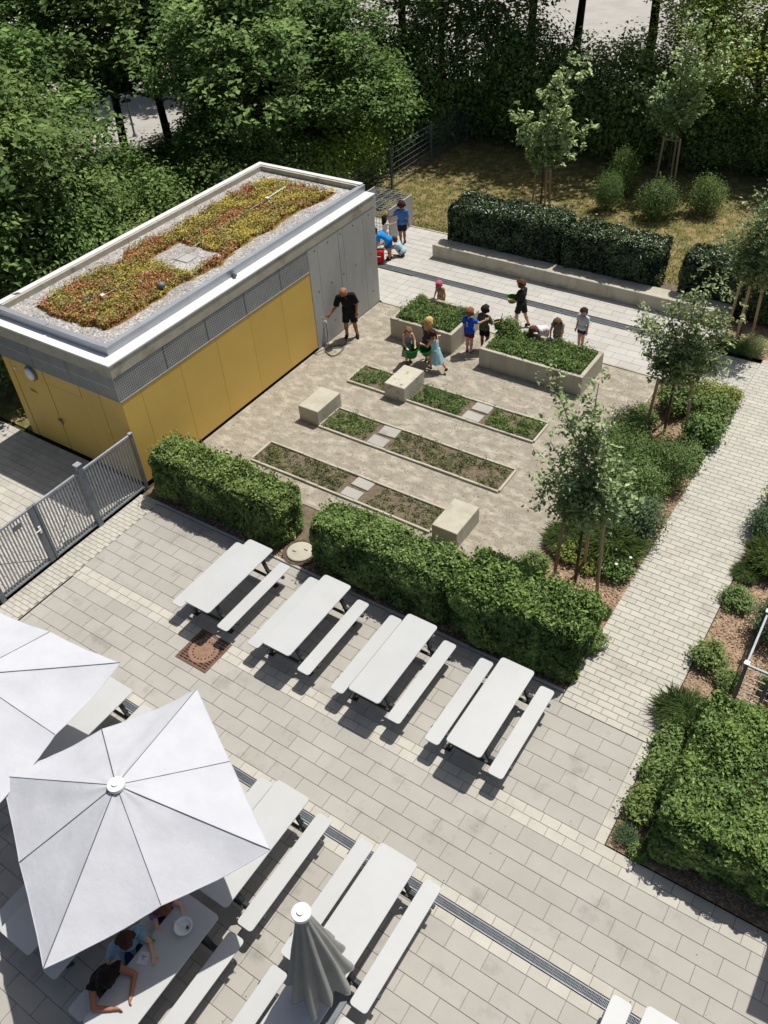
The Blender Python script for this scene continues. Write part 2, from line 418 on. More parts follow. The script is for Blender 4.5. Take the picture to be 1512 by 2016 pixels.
MB().sheet(-1.20, 6, 6.86, 21.5, -.02).build('mulch_bed', M['mulch'], label='bark mulch bed on the right of the path', kind='structure')
MB().sheet(-4.35, 3, 21.95, 24.9, -.015).build('mulch_bed', M['mulch'], label='bark mulch bed at the far end of the path', kind='structure')
MB().sheet(-14.15, -4.35, 23.72, 25.0, -.012).build('hedge_bed', M['soil'], label='soil strip behind the long concrete bench', kind='structure')

pave('terrace_paving', 'grey slab paving between the picnic tables and the front hedges', -13.37, -1.385, 6.83, 8.93, .60, .30, M['slab'], M['slab_many'], ph=.29)
pave('terrace_paving', 'grey slab paving between the double paver row and the drain', -13.33, 2.6, 4.96, 6.46, .60, .30, M['slab'], M['slab_many'], ph=.10)
pave('terrace_paving', 'grey slab paving in front of the drain under the parasols', -13.3, 2.6, -1.0, 4.45, .60, .30, M['slab'], M['slab_many'], ph=.22)
pave('paver_row', 'double row of pale pavers across the terrace', -13.35, 2.6, 6.46, 6.83, .31, .185, M['paver'], M['paver_many'], 'paver', ph=.1)
pave('paver_row', 'single row of pale pavers above the drain', -13.3, 2.6, 4.79, 4.96, .31, .17, M['paver'], M['paver_many'], 'paver')
pave('paver_row', 'single row of pale pavers below the drain', -13.3, 2.6, 4.45, 4.62, .31, .17, M['paver'], M['paver_many'], 'paver', ph=.12)
pave('edge_strip', 'pale paver strip edging the terrace beside the right mulch bed', -1.385, -1.215, 6.83, 8.93, .30, .17, M['paver'], M['paver_many'], 'paver', along='y')
pave('edge_strip', 'pale paver strip under the slatted gate', -14.02, -13.37, 4.5, 9.2, .22, .108, M['paver'], M['paver_many'], 'paver', ph=.05)
pave('edge_strip', 'pale edging stones along the foot of the front hedges', -13.37, -2.97, 8.93, 9.14, .50, .21, M['slab'], M['slab_many'], 'paver')
pave('path', 'straight path of pale pavers on the right', -2.96, -1.215, 8.94, 21.95, .292, .145, M['paver'], M['paver_many'], 'paver', gap=.009)
pave('path', 'pale paver crossing where the path meets the far plaza', -4.95, -2.96, 20.0, 21.73, .292, .145, M['paver'], M['paver_many'], 'paver', gap=.009, cap=100)
pave('plaza', 'light slab paving between the planters and the far drain', -14.1, -4.95, 19.80, 21.66, .60, .31, M['plaza_slab'], M['plaza_many'])
pave('plaza', 'light slab paving between the far drain and the long bench', -18.6, -4.3, 22.0, 23.72, .60, .287, M['plaza_slab'], M['plaza_many'])
pave('plaza', 'light slab paving at the far corner behind the yellow building', -18.6, -14.2, 23.73, 24.88, .60, .287, M['plaza_slab'], M['plaza_many'])
pave('plaza', 'light slab paving beside the end wall of the yellow building', -18.6, -14.10, 19.82, 21.66, .60, .29, M['plaza_slab'], M['plaza_many'], cap=60)
pave('driveway', 'small block paving behind the slatted gate', -22, -14.12, 2.5, 9.45, .30, .2, M['paver'], M['paver_many'], 'paver')
pave('path', 'pale paver path running on behind the far mulch bed', -2.9, 3, 19.95, 21.9, .292, .145, M['paver'], M['paver_many'], 'paver', cap=40) if False else None
# kerbs
def kerb_line(name, label, p, q, w, h, L, z0=-.1, m='concrete_pale'):
    root = thing(name, label, None, (p[0], p[1], 0), kind='structure')
    p, q = Vector(p), Vector(q); d = (q - p); n = max(1, round(d.length / L)); ang = math.atan2(d.y, d.x)
    me = MB().box((0, 0, (h + z0) / 2), (d.length / n - .008, w, h - z0), ch=.008).mesh('kerb_stone', M[m])
    for i in range(n):
        c = d * ((i + .5) / n); put('kerb_stone', me, root, (c.x, c.y, rnd.uniform(-.004, .004)), ang + rnd.gauss(0, .002))
    return root
kerb_line('kerb', 'thin kerb along the foot of the front hedges', (-13.9, 9.18), (-2.97, 9.18), .06, .035, 1.0, m='concrete')
kerb_line('kerb', 'pale kerb between the gravel yard and the far plaza', (-14.05, 19.76), (-4.95, 19.76), .07, .02, 1.0)
kerb_line('kerb', 'thin kerb between the gravel yard and the left mulch bed', (-4.98, 12.6), (-4.98, 19.7), .05, .03, 1.0)
kerb_line('kerb', 'thin kerb along the far lawn', (-18.6, 24.91), (-14.2, 24.91), .06, .02, 1.0)

# drains
def drain(label, x0, x1, y0, y1, L):
    root = thing('drain_channel', label, None, ((x0 + x1) / 2, y0, 0), kind='structure')
    off = (-(x0 + x1) / 2, -y0, 0)
    MB().bb(x0, x1, y0 + .012, y1 - .012, -.06, -.03).build('channel', M['black'], root, off)
    MB().bb(x0, x1, y0, y0 + .012, -.06, .002).bb(x0, x1, y1 - .012, y1, -.06, .002).build('channel_edge', M['galv'], root, off)
    g = MB(); w = y1 - y0 - .028; n = 25
    for k in range(n): g.box(((k + .5) / n * L - L / 2, 0, -.008), (L / n * .45, w, .012))
    for s in (-.5, -.17, .17, .5): g.box((0, s * w, -.005), (L - .01, .008, .014))
    me = g.mesh('grate', M['galv_dark'])
    x = x0
    while x + L <= x1 + .01:
        put('grate', me, root, (x + L / 2 + off[0], (y1 - y0) / 2, 0)); x += L
    return root
drain('slotted steel drain channel crossing the terrace by the second table row', -12.9, 2.6, 4.635, 4.775, .5)
drain('slotted steel drain channel crossing the far plaza', -18.5, -4.4, 21.74, 21.93, .5)
pave('paver_row', 'pale band beside the far drain on its near side', -14.1, -4.95, 21.66, 21.69, .6, .03, M['paver'], M['paver_many'], 'paver', cap=0)

# rusty cover in the terrace
t = thing('tree_grate', 'square rusty iron cover with a round lid near the first picnic table', 'iron cover', (-9.42, 6.42, 0))
g = MB(); n = 28
for k in range(n):
    for a, b in ((0, 1),):
        g.cur = 0
for q in range(13):
    s = -.36 + q * .06
    for (a0, a1) in ((-.38, .38),):
        # bars left outside the round lid
        h = math.sqrt(max(0, .30 ** 2 - s * s)) if abs(s) < .30 else 0
        if h:
            g.bb(-.38, -h, s - .018, s + .018, .001, .010); g.bb(h, .38, s - .018, s + .018, .001, .010)
        else: g.bb(-.38, .38, s - .018, s + .018, .001, .010)
for k in range(7):
    s = -.36 + k * .12; h = math.sqrt(max(0, .31 ** 2 - s * s)) if abs(s) < .31 else 0
    if h:
        g.bb(s - .012, s + .012, -.385, -h, .0015, .0085); g.bb(s - .012, s + .012, h, .385, .0015, .0085)
    else: g.bb(s - .012, s + .012, -.385, .385, .0015, .0085)
g.build('grid', M['rust'], t)
MB().bb(-.40, .40, -.40, -.375, .001, .013).bb(-.40, .40, .375, .40, .001, .013).bb(-.40, -.375, -.375, .375, .001, .013).bb(.375, .40, -.375, .375, .001, .013).build('frame', M['rust'], t)
MB().bb(-.37, .37, -.37, .37, -.002, .0007).build('pit', M['black'], t)
MB().lathe([(.30, .002), (.305, .012), (.255, .012), (.25, .009), (.12, .009), (.11, .012), (.02, .012)], 40).build('lid', mat('worn_iron_lid', srgb(148, 118, 98), srgb(132, 102, 84), 10, rough=.85), t, smooth=False)
hm = MB().lathe([(.016, .0123), (.016, .0135)], 10).mesh('hole', M['black'])
for k in range(18):
    a = k * math.tau / 18; put('hole', hm, t, (.215 * math.cos(a), .215 * math.sin(a), 0))

# concrete ring between the two hedges
t = thing('manhole', 'round pale concrete manhole cover between the two front hedges', 'manhole', (-9.42, 9.56, 0))
MB().lathe([(.40, -.05), (.40, .04), (.36, .05), (.33, .05), (.325, .03), (.0, .03)], 40, close=False).build('ring', M['bark'], t)
MB().lathe([(.30, .0), (.30, .065), (.28, .08), (.15, .085), (.0, .095)], 40, close=False).build('cover', M['concrete_pale'], t)
MB().box((.1, .08, .087), (.09, .03, .012)).box((-.1, -.08, .087), (.09, .03, .012)).build('lifting_slot', M['hole'], t)

# ------------------------------------------------------------------ storage building
bl = thing('storage_building', 'flat roofed yellow panelled outbuilding with a planted roof', 'building', (-16.25, 14.66, 0))
B0 = (16.25, -14.66, 0)
def bpart(name, mb, m, parent=None, **kw):
    return mb.build(name, m, parent or bl, B0 if parent is None else None, **kw)
XF, XB, YL, YR = -14.14, -18.36, 9.52, 19.80
bpart('body', MB().bb(XB + .02, XF - .05, YL + .06, 16.5, .03, 3.36), M['dark'])
ye = [9.535, 10.14, 11.42, 12.71, 13.99, 15.27, 16.55]
for a, b in zip(ye, ye[1:]):
    bpart('yellow_panel', MB().bb(XF - .045, XF, a + .004, b - .004, .07, 2.43, ch=.003), M['yellow'])
bpart('plinth', MB().bb(XF - .06, XF - .02, 9.55, 16.55, -.05, .066).bb(XB + .05, XF - .07, YL + .01, YL + .05, -.05, .045), M['dark'])
def lattice(mb, a0, a1, z0, z1, P, pa, pz, w, d):
    """thin crossing strips on a vertical plane; P maps (a, z, depth) to a point"""
    n = max(1, int((a1 - a0) / pa))
    for k in range(n + 1):
        a = a0 + (a1 - a0) * k / n
        vs = [P(a + s * w / 2, z, dd) for z in (z0, z1) for s, dd in ((-1, 0), (1, 0), (1, d), (-1, d))]
        mb.add(vs, [(0, 1, 5, 4), (1, 2, 6, 5), (2, 3, 7, 6), (3, 0, 4, 7), (0, 3, 2, 1), (4, 5, 6, 7)])
    n = max(1, int((z1 - z0) / pz)) if pz else 0
    for k in range(n + 1 if n else 0):
        z = z0 + (z1 - z0) * k / n
        vs = [P(a, z + s * w / 2, dd) for a in (a0, a1) for s, dd in ((-1, 0.001), (1, 0.001), (1, d - .001), (-1, d - .001))]
        mb.add(vs, [(0, 1, 5, 4), (1, 2, 6, 5), (2, 3, 7, 6), (3, 0, 4, 7), (0, 3, 2, 1), (4, 5, 6, 7)])
    return mb
ge = [9.525, 11.05, 12.48, 13.92, 15.35, 16.55]
for a, b in zip(ge, ge[1:]):
    bpart('grille', lattice(MB(), a + .006, b - .006, 2.445, 3.07, lambda q, z, d: (XF - d, q, z), .058, .058, .034, .02), M['grille'])
gx = [-18.36, -17.1, -15.75, -14.165]
for a, b in zip(gx, gx[1:]):
    bpart('grille', lattice(MB(), a + .006, b - .006, 2.445, 3.07, lambda q, z, d: (q, YL + d, z), .05, .31, .03, .02), M['grille'])
bpart('grille_back', MB().bb(XF - .10, XF - .06, 9.6, 16.55, 2.44, 3.08).bb(-18.33, -14.2, 9.585, 9.61, 2.44, 3.08), M['galv_dark'])
bpart('trim', MB().bb(XF - .03, XF + .012, 9.52, 16.55, 2.43, 2.444).bb(-18.37, -14.14, YL - .012, YL + .03, 2.43, 2.444), M['zinc'])
# door end
dl = []
for x0, x1, nm in ((-18.10, -16.855, 'door_leaf'), (-16.845, -15.565, 'door_leaf')):
    dl.append(bpart(nm, MB().bb(x0 + .010, x1 - .010, YL + .012, YL + .05, .05, 2.085, ch=.003), M['yellow']))
hd = MB().box((-16.79, YL - .02, 1.0), (.03, .05, .10)).tube([(-16.79, YL - .04, 1.02), (-16.64, YL - .045, 1.02)], .011, 6).box((-16.79, YL - .005, .90), (.035, .02, .05))
hd.build('door_handle', M['galv_dark'], dl[1])
MB().box((-16.91, YL - .005, .98), (.04, .02, .07)).build('door_lock', M['galv_dark'], dl[0])
for a, b in ((-18.10, -16.855), (-16.845, -15.565)):
    bpart('transom_panel', MB().bb(a + .010, b - .010, YL, YL + .045, 2.105, 2.43, ch=.003), M['yellow'])
for a, b in ((-15.555, -14.885), (-14.875, -14.145)):
    bpart('yellow_panel', MB().bb(a + .004, b - .004, YL, YL + .045, .05, 2.43, ch=.003), M['yellow'])
bpart('door_frame', MB().bb(-18.36, -18.108, YL, YL + .045, .05, 2.43, ch=.003), M['yellow'])
fc = bpy.data.curves.new('lettering', 'FONT'); fc.body = 'MÜLL'; fc.size = .11; fc.extrude = .001; fc.align_x = 'CENTER'
fo = bpy.data.objects.new('tmp', fc); COL.objects.link(fo)
dg = bpy.context.evaluated_depsgraph_get()
fm = bpy.data.meshes.new_from_object(fo.evaluated_get(dg)); bpy.data.objects.remove(fo)
fm.materials.clear(); fm.materials.append(mat('brown_lettering', srgb(84, 62, 22)))
lo = put('lettering', fm, dl[0], (-17.54, YL + .0065, 1.60)); lo.rotation_euler = (R(90), 0, 0)
lp = bpart('wall_lamp', MB().lathe([(.20, 0), (.20, .05), (.17, .075)], 28), M['galv_dark']); lp.location = (-17.3 + 16.25, YL - 14.66, 2.24); lp.rotation_euler = (R(90), 0, 0)
MB().lathe([(.165, .05), (.16, .085), (.11, .115), (.0, .122)], 28, close=False).build('lamp_glass', M['white_plastic'], lp, smooth=True)
bpart('sensor', MB().box((-17.94, YL - .02, 2.19), (.07, .05, .07), ch=.01), M['white_plastic'])
# concrete end wall
bpart('end_wall', MB().bb(XB + .02, XF - .03, 16.56, YR - .02, -.05, 3.07), M['concrete'])
wy = [16.56, 17.0, 18.2, 19.18, YR]
for a, b in zip(wy, wy[1:]):
    bpart('wall_panel', MB().bb(XF - .03, XF + .005, a + .005, b - .005, 0, 3.07, ch=.004), M['concrete'])
bpart('wall_panel', MB().bb(XF - .025, XF + .0075, 17.955, 17.965, 0, 3.07), M['hole'])
hm = MB().lathe([(.028, 0), (.028, .003)], 12).mesh('tie_hole', M['hole'])
for y in (16.87, 17.48, 18.08, 18.69, 19.48):
    for z in (.5, 1.7, 2.91):
        o = put('tie_hole', hm, bl, (XF + .005 + 16.25, y - 14.66, z)); o.rotation_euler = (0, R(90), 0)
# roof edge
bpart('fascia', MB().bb(XF - .10, XF + .012, 9.51, YR, 3.075, 3.375).bb(XB, XF - .10, 9.51, 9.62, 3.075, 3.375), M['concrete_pale'])
for a, b in ((9.49, 12.0), (12.0, 14.6), (14.6, 17.2), (17.2, YR + .06)):
    bpart('coping', MB().bb(XF - .30, XF + .025, a + .002, b - .002, 3.377, 3.415), M['white_metal'])
for a, b in ((XB - .02, -16.3), (-16.3, XF - .302)):
    bpart('coping', MB().bb(a + .002, b - .002, 9.488, 9.80, 3.377, 3.414), M['white_metal'])
for a, b in ((9.80, 12.4), (12.4, 14.9), (14.9, 17.4), (17.4, YR + .04)):
    bpart('upstand', MB().bb(-14.50, -14.44, a + .002, b - .002, 3.416, 3.60).bb(-14.565, -14.43, a + .002, b - .002, 3.60, 3.625), M['zinc'])
for a, b in ((XB, -16.4), (-16.4, -14.501)):
    bpart('upstand', MB().bb(a + .002, b - .002, 9.80, 9.86, 3.416, 3.60).bb(a + .002, b - .066, 9.79, 9.925, 3.60, 3.624), M['zinc'])
bpart('parapet', MB().bb(XB - .02, XB + .2, 9.93, 19.62, 3.0, 3.64), M['concrete_weathered'])
bpart('parapet', MB().bb(XB - .02, -14.57, 19.62, YR + .03, 3.08, 3.638), M['concrete_weathered'])
for a, b in ((9.93, 12.5), (12.5, 15.0), (15.0, 17.4), (17.4, YR + .05)):
    bpart('flashing', MB().bb(XB - .04, XB + .13, a + .002, b - .002, 3.641, 3.662), M['white_metal'])
bpart('flashing', MB().bb(XB + .132, -14.50, 19.70, YR + .05, 3.640, 3.660), M['white_metal'])
bpart('back_wall', MB().bb(XB - .02, XB + .03, 9.62, YR - .01, -.05, 2.999), M['concrete'])
bpart('roof_gravel', MB().bb(XB + .2, -14.50, 9.86, 19.62, 3.40, 3.50), M['roof_gravel'])
# planted roof
from mathutils import noise as mn
def sed_in(x, y):
    w = .22 * mn.noise(Vector((x * .9, y * .9, 3))) + .10 * mn.noise(Vector((x * 3, y * 3, 8)))
    ins = min(x + 17.66, -15.12 - x, y - 10.42, 19.15 - y) + w
    patch = max(abs(x + 16.12) - .80, abs(y - 14.05) - .60) + .5 * w
    return min(ins, patch)
g = MB(); NX, NY = 62, 190; idx = {}
for i in range(NX + 1):
    for j in range(NY + 1):
        x = -17.9 + 3.05 * i / NX; y = 10.0 + 9.5 * j / NY; d = sed_in(x, y)
        h = max(0, min(1, d * 9)) * (.04 + .08 * (mn.noise(Vector((x * 2.2, y * 2.2, 1))) + .5) + .02 * mn.noise(Vector((x * 9, y * 9, 2))))
        idx[i, j] = (x, y, 3.497 + h, d)
vid = {}
for i in range(NX):
    for j in range(NY):
        q = [(i, j), (i + 1, j), (i + 1, j + 1), (i, j + 1)]
        if max(idx[k][3] for k in q) > 0:
            for k in q:
                if k not in vid: vid[k] = len(g.v); g.v.append(idx[k][:3])
            g.f.append(tuple(vid[k] for k in q)); g.mi.append(0)
sm = bpart('sedum_mat', g, M['sedum_base'], smooth=True, kind='stuff')
pts = {'sedum_red': [], 'sedum_yellow': [], 'sedum_olive': []}
for _ in range(42000):
    x, y = rnd.uniform(-17.9, -14.9), rnd.uniform(10, 19.5)
    if sed_in(x, y) < .02: continue
    h = .045 + .08 * (mn.noise(Vector((x * 2.2, y * 2.2, 1))) + .5)
    v = 1.25 * mn.noise(Vector((x * 1.3, y * 1.3, 20))) + .7 * mn.noise(Vector((x * 3.6, y * 3.6, 5))) + (y - 13.2) * .05 + rnd.gauss(0, .22)
    k = 'sedum_yellow' if v > .26 else ('sedum_olive' if v > -.16 else 'sedum_red')
    pts[k].append((x, y, 3.50 + h + rnd.uniform(0, .05 if k != 'sedum_olive' else .11)))
for k, p in pts.items():
    C = np.array(p); n = len(C)
    me = leaf_mesh('sedum', C, unit(n) * .7 + np.array([0, 0, 1.0]), rng.uniform(.03, .075, n), M[k], tone=rng.random(n), aspect=.7)
    put('sedum', me, bl, B0, kind='stuff')
bpart('roof_hatch', MB().bb(-16.36, -15.86, 13.85, 14.25, 3.50, 3.525, ch=.006), M['concrete'])
v = bpart('vent_pipe', MB().lathe([(.06, 3.5), (.06, 3.62), (.10, 3.63), (.10, 3.70), (.06, 3.74), (0, 3.75)], 16, (-15.35, 12.45, 0), close=False), M['galv_dark'], smooth=True)
bpart('lightning_wire', MB().tube([(-16.95, 10.75, 3.60), (-16.34, 11.5, 3.62), (-16.25, 13.0, 3.60), (-16.22, 14.5, 3.60), (-16.36, 16.0, 3.63), (-16.38, 18.2, 3.63)], .012, 5), M['concrete_pale'])
bpart('roof_anchor', MB().tube([(-16.36, 17.8, 3.66), (-16.38, 18.6, 3.68)], .014, 6).box((-16.36, 17.75, 3.62), (.1, .1, .12)).box((-16.34, 11.45, 3.60), (.1, .1, .1)), M['white_plastic'])
bpart('roof_anchor', MB().box((-16.62, 11.15, 3.60), (.26, .12, .08)).tube([(-16.55, 11.2, 3.6), (-16.5, 11.3, 3.72)], .03, 6), M['galv_dark'])
bpart('security_camera', MB().box((-14.41, 14.0, 3.47), (.05, .10, .10)).tube([(-14.40, 14.0, 3.50), (-14.30, 13.93, 3.49)], .045, 10), M['galv_dark'])

# ------------------------------------------------------------------ slatted fence and gate
def slats(parent, y0, y1, z0, z1, pitch=.078):
    n = round((y1 - y0) / pitch)
    me = MB().box((0, 0, (z0 + z1) / 2), (.034, .026, z1 - z0)).mesh('bar', M['galv'])
    for k in range(1, n): put('bar', me, parent, (0, y0 + (y1 - y0) * k / n, 0))
def leaf(parent, y0, y1, z0=.12, z1=1.58):
    MB().bb(-.025, .025, y0, y1, z1, z1 + .05).build('top_rail', M['galv'], parent)
    MB().bb(-.025, .025, y0, y1, z0 - .05, z0).build('bottom_rail', M['galv'], parent)
    slats(parent, y0, y1, z0, z1)
GX = -14.06
def post(parent, y, w=.11, h=1.72, nm='post'):
    p = MB().bb(-w / 2, w / 2, y - w / 2, y + w / 2, -.05, h, ch=.004).build(nm, M['galv_dark'], parent)
    MB().bb(-w / 2 - .01, w / 2 + .01, y - w / 2 - .01, y + w / 2 + .01, h, h + .02).build('post_cap', M['galv'], p)
f1 = thing('fence', 'short slatted steel fence panel against the corner of the yellow building', 'fence', (GX, 9.0, 0))
leaf(f1, 7.99 - 9.0, 9.40 - 9.0); post(f1, .45, .07, 1.64)
gt = thing('gate', 'slatted grey steel double gate with a lever handle', 'gate', (GX, 6.6, 0))
post(gt, 7.93 - 6.6, .13, 1.80); post(gt, 5.18 - 6.6, .11, 1.72)
for a, b in ((6.68, 7.84), (5.26, 6.56)): leaf(gt, a - 6.6, b - 6.6)
MB().bb(-.04, .04, 6.63 - 6.6, 6.70 - 6.6, .06, 1.63).build('stile', M['galv_dark'], gt)
ls = MB().bb(-.04, .04, 6.48 - 6.6, 6.61 - 6.6, .06, 1.63).build('stile', M['galv_dark'], gt)
MB().box((.055, -.06, 1.02), (.025, .05, .18)).tube([(.06, -.06, 1.05), (.10, -.06, 1.05), (.10, -.19, 1.05)], .012, 6).build('handle', M['white_plastic'], ls)
MB().bar((0, 6.73 - 6.6, .16), (0, 7.8 - 6.6, 1.5), .012).bar((0, 5.3 - 6.6, 1.0), (0, 6.46 - 6.6, .16), .012).build('brace', M['galv_dark'], gt)
MB().box((.03, 6.12 - 6.6, 1.42), (.006, .2, .12)).build('sign_plate', M['galv_dark'], gt)
f2 = thing('fence', 'slatted steel fence panel running on below the gate', 'fence', (GX, 4.2, 0))
leaf(f2, 3.3 - 4.2, 5.1 - 4.2); post(f2, 3.25 - 4.2, .11, 1.72)

# ------------------------------------------------------------------ picnic tables
def rrect(x0, x1, y0, y1, r, n=5):
    p = []
    for cx, cy, a0 in ((x1 - r, y1 - r, 0), (x0 + r, y1 - r, 90), (x0 + r, y0 + r, 180), (x1 - r, y0 + r, 270)):
        for k in range(n + 1):
            a = R(a0 + 90 * k / n); p.append((cx + r * math.cos(a), cy + r * math.sin(a)))
    return p
TL = 1.015
top_me = MB().prism(rrect(-.33, .33, -TL, TL, .06), .725, .75, ch=.004).mesh('tabletop', M['hpl'])
ben_me = MB().prism(rrect(-.14, .14, -TL, TL, .055), .43, .452, ch=.004).mesh('bench', M['hpl'])
fr = MB()
for s in (-1, 1):
    y = s * .72
    for q in (-1, 1):
        fr.bar((q * .22, y, .715), (q * .34, y, .40), .05, .07, (0, 1, 0))
        fr.bar((q * .30, y, .40), (q * .78, y, .405), .05, .06, (0, 1, 0))
        fr.bar((q * .34, y, .40), (q * .46, y, .03), .05, .07, (0, 1, 0))
        fr.box((q * .46, y, .015), (.16, .10, .03))
    fr.bb(-.26, .26, y - .03, y + .03, .69, .722)
    fr.bar((-.40, y, .20), (.40, y, .20), .04, .05, (0, 1, 0))
fr.bb(-.03, .03, -.72, .72, .66, .70)
frame_me = fr.mesh('frame', M['frame'])
def table(x, y, label, group='white picnic tables on the terrace', rz=0):
    t = thing('picnic_table', label, 'picnic table', (x, y, 0), rz, group)
    put('tabletop', top_me, t); put('bench', ben_me, t, (-.62, 0, 0)); put('bench', ben_me, t, (.60, 0, 0)); put('frame', frame_me, t)
    return t
table(-9.77, 7.80, 'white picnic table below the round manhole cover, beside the rusty iron cover')
table(-7.76, 7.79, 'white picnic table in the hedge row, second from the gate')
table(-5.76, 7.78, 'white picnic table in the hedge row, third from the gate')
table(-3.75, 7.77, 'white picnic table at the end of the hedge row next to the pale path')
table(-9.70, 3.70, 'white picnic table partly covered by the parasol at the left edge')
table(-5.70, 3.70, 'white picnic table under the right corner of the large open parasol')
table(-3.68, 3.71, 'fully sunlit white picnic table behind the closed grey parasol')
table(.50, 3.71, 'white picnic table cut off by the bottom right edge of the picture')
table(-5.70, 1.54, 'white picnic table with three people, a bowl and a napkin')
table(-3.66, 1.52, 'white picnic table at the bottom edge in the shadow of the closed parasol')
table(-7.65, 1.70, 'half shaded white picnic table at the bottom left corner')

# ------------------------------------------------------------------ parasols
def parasol_open(x, y, th, label, S=3.0, zh=3.0, zc=2.3):
    t = thing('parasol', label, 'parasol', (x, y, 0), th, 'parasols over the tables')
    h = S / 2
    rim = [(h, h, zc), (0, h, zc + .04), (-h, h, zc), (-h, 0, zc + .04), (-h, -h, zc), (0, -h, zc + .04), (h, -h, zc), (h, 0, zc + .04)]
    hub = Vector((0, 0, zh))
    for k in range(8):
        a, b = Vector(rim[k]), Vector(rim[(k + 1) % 8]); g = MB(); n = 12
        rows = []
        for i in range(n + 1):
            f = i / n; pa, pb = hub.lerp(a, f), hub.lerp(b, f); row = []
            for j in range(n + 1):
                q = j / n; p = pa.lerp(pb, q); e = 4 * q * (1 - q)
                p.z -= .07 * e * f * f + .022 * e * mn.noise(Vector((p.x * 3 + k, p.y * 3, k))) + .008 * mn.noise(Vector((p.x * 9, p.y * 9, k))) * f + .035 * f * f * (1 - f) 
                p.z += .006 * e * math.sin(9 * q + 5 * f + k)
                row.append(p)
            rows.append(row)
        for row in rows: g.v += [tuple(p) for p in row]
        for i in range(n):
            for j in range(n):
                if i == 0: g.f.append((0 * (n + 1) + j, n + 1 + j, n + 2 + j)); g.mi.append(0)
                else: g.f.append((i * (n + 1) + j, (i + 1) * (n + 1) + j, (i + 1) * (n + 1) + j + 1, i * (n + 1) + j + 1)); g.mi.append(0)
        cp = g.build('canopy_panel', M['canvas'], t, smooth=True)
        # hem
        hm = MB()
        hm.tube([rows[n][j] + Vector((0, 0, -.004)) for j in range(n + 1)], .009, 5)
        hm.build('hem', M['canvas'], cp)
        d = (a - hub)
        MB().tube([hub + d * (i / 10) + Vector((0, 0, .004 - .035 * (i / 10) ** 2 * (1 - i / 10))) for i in range(11)], .0075 if k in (0, 3, 5, 6) else .0045, 5).build('seam_shade', M['seam_shade'], t)  # real seams; wider dark lines on some ribs stand in for shade there
        MB().bar(hub * .985 + d * .03, hub + d * .98 + Vector((0, 0, -.05)), .02, .03).build('rib', M['galv'], t)
    MB().tube([(0, 0, 0), (0, 0, zh - .02)], .03, 12).build('pole', M['white_metal'], t)
    MB().lathe([(.115, zh - .035), (.12, zh + .0), (.115, zh + .028), (.05, zh + .038), (.048, zh + .06), (.0, zh + .064)], 28, close=False).build('hub_cap', M['white_plastic'], t, smooth=False)
    MB().box((0, 0, .02), (.5, .5, .04), ch=.01).build('base', M['galv_dark'], t)
    return t
parasol_open(-6.74, 2.64, R(-28.2), 'large open white parasol with a round white cap over the people at the table')
parasol_open(-10.07, 2.72, R(6.9), 'open white parasol cut off by the left edge', zh=3.02, zc=2.34)
parasol_open(3.12, 8.16, R(0), 'open white parasol beyond the right edge that shades the bottom right corner')
# closed one
t = thing('parasol', 'closed grey parasol hanging in folds between the lower tables', 'parasol', (-3.60, 2.64, 0), 0, 'parasols over the tables')
MB().tube([(0, 0, 0), (0, 0, 2.98)], .03, 12).build('pole', M['white_metal'], t)
MB().lathe([(.115, 2.965), (.12, 3.0), (.115, 3.028), (.05, 3.036), (.048, 3.062), (.0, 3.066)], 28, close=False).build('hub_cap', M['white_plastic'], t)
ends = [(-18, 1.16, .47), (22, 1.24, .52), (66, 1.44, .40), (108, 1.34, .42), (152, 1.2, .36), (196, 1.15, .37), (240, 1.12, .39), (284, 1.06, .45), (342, 1.16, .47)]
def cloth_end(adeg):
    adeg = (adeg + 18) % 360 - 18
    for (a0, z0, r0), (a1, z1, r1) in zip(ends, ends[1:]):
        if a0 <= adeg <= a1:
            q = (adeg - a0) / (a1 - a0); return z0 + (z1 - z0) * q, r0 + (r1 - r0) * q
    return 1.2, .45
NP = 11
pert = [(rnd.uniform(.88, 1.10), rnd.uniform(-.10, .08), rnd.uniform(-5, 5)) for _ in range(NP)]
for k in range(NP):
    n = 22; g = MB(); rows = []; w_ = 360 / NP; m_ = 12
    for i in range(n + 1):
        f = i / n; row = []
        for q in range(m_ + 1):
            u = q / m_ * 2 - 1; ad = k * w_ + (u + .0) * w_ * .5 + pert[k][2] * (1 - u * u) * f
            ze, rad = cloth_end(ad); nb = pert[(k + (1 if u > 0 else -1)) % NP]; e_ = u * u * .5
            rad *= 1.12 * (pert[k][0] * (1 - e_) + nb[0] * e_); ze += pert[k][1] * (1 - e_) + nb[1] * e_
            crest = .5 + .5 * math.cos(math.pi * u)
            rr = .075 + (rad - .075) * f ** 1.05 * (.70 + .30 * crest) - .012 * math.sin(3 * math.pi * f + k) * f * crest
            z = 2.965 - (2.965 - ze - .10 * (1 - crest)) * f
            a = R(ad); sw = .03 * math.sin(f * 4 + k * 1.7) * f * crest
            row.append(Vector((math.cos(a) * rr - math.sin(a) * sw, math.sin(a) * rr + math.cos(a) * sw, z + .006 * mn.noise(Vector((ad * .2, f * 9, k))))))
        rows.append(row)
    for row in rows: g.v += [tuple(p) for p in row]
    for i in range(n):
        for j in range(m_): g.f.append((i * (m_ + 1) + j, (i + 1) * (m_ + 1) + j, (i + 1) * (m_ + 1) + j + 1, i * (m_ + 1) + j + 1)); g.mi.append(0)
    fo = g.build('canopy_fold', M['canvas_grey'], t, smooth=True)
    MB().tube([p + Vector((0, 0, -.002)) for p in rows[n]], .005, 5).build('hem', M['canvas_grey'], fo)
MB().lathe([(.05, 1.62), (.11, 1.66), (.11, 1.72), (.05, 1.76)], 20).build('runner', M['white_plastic'], t)
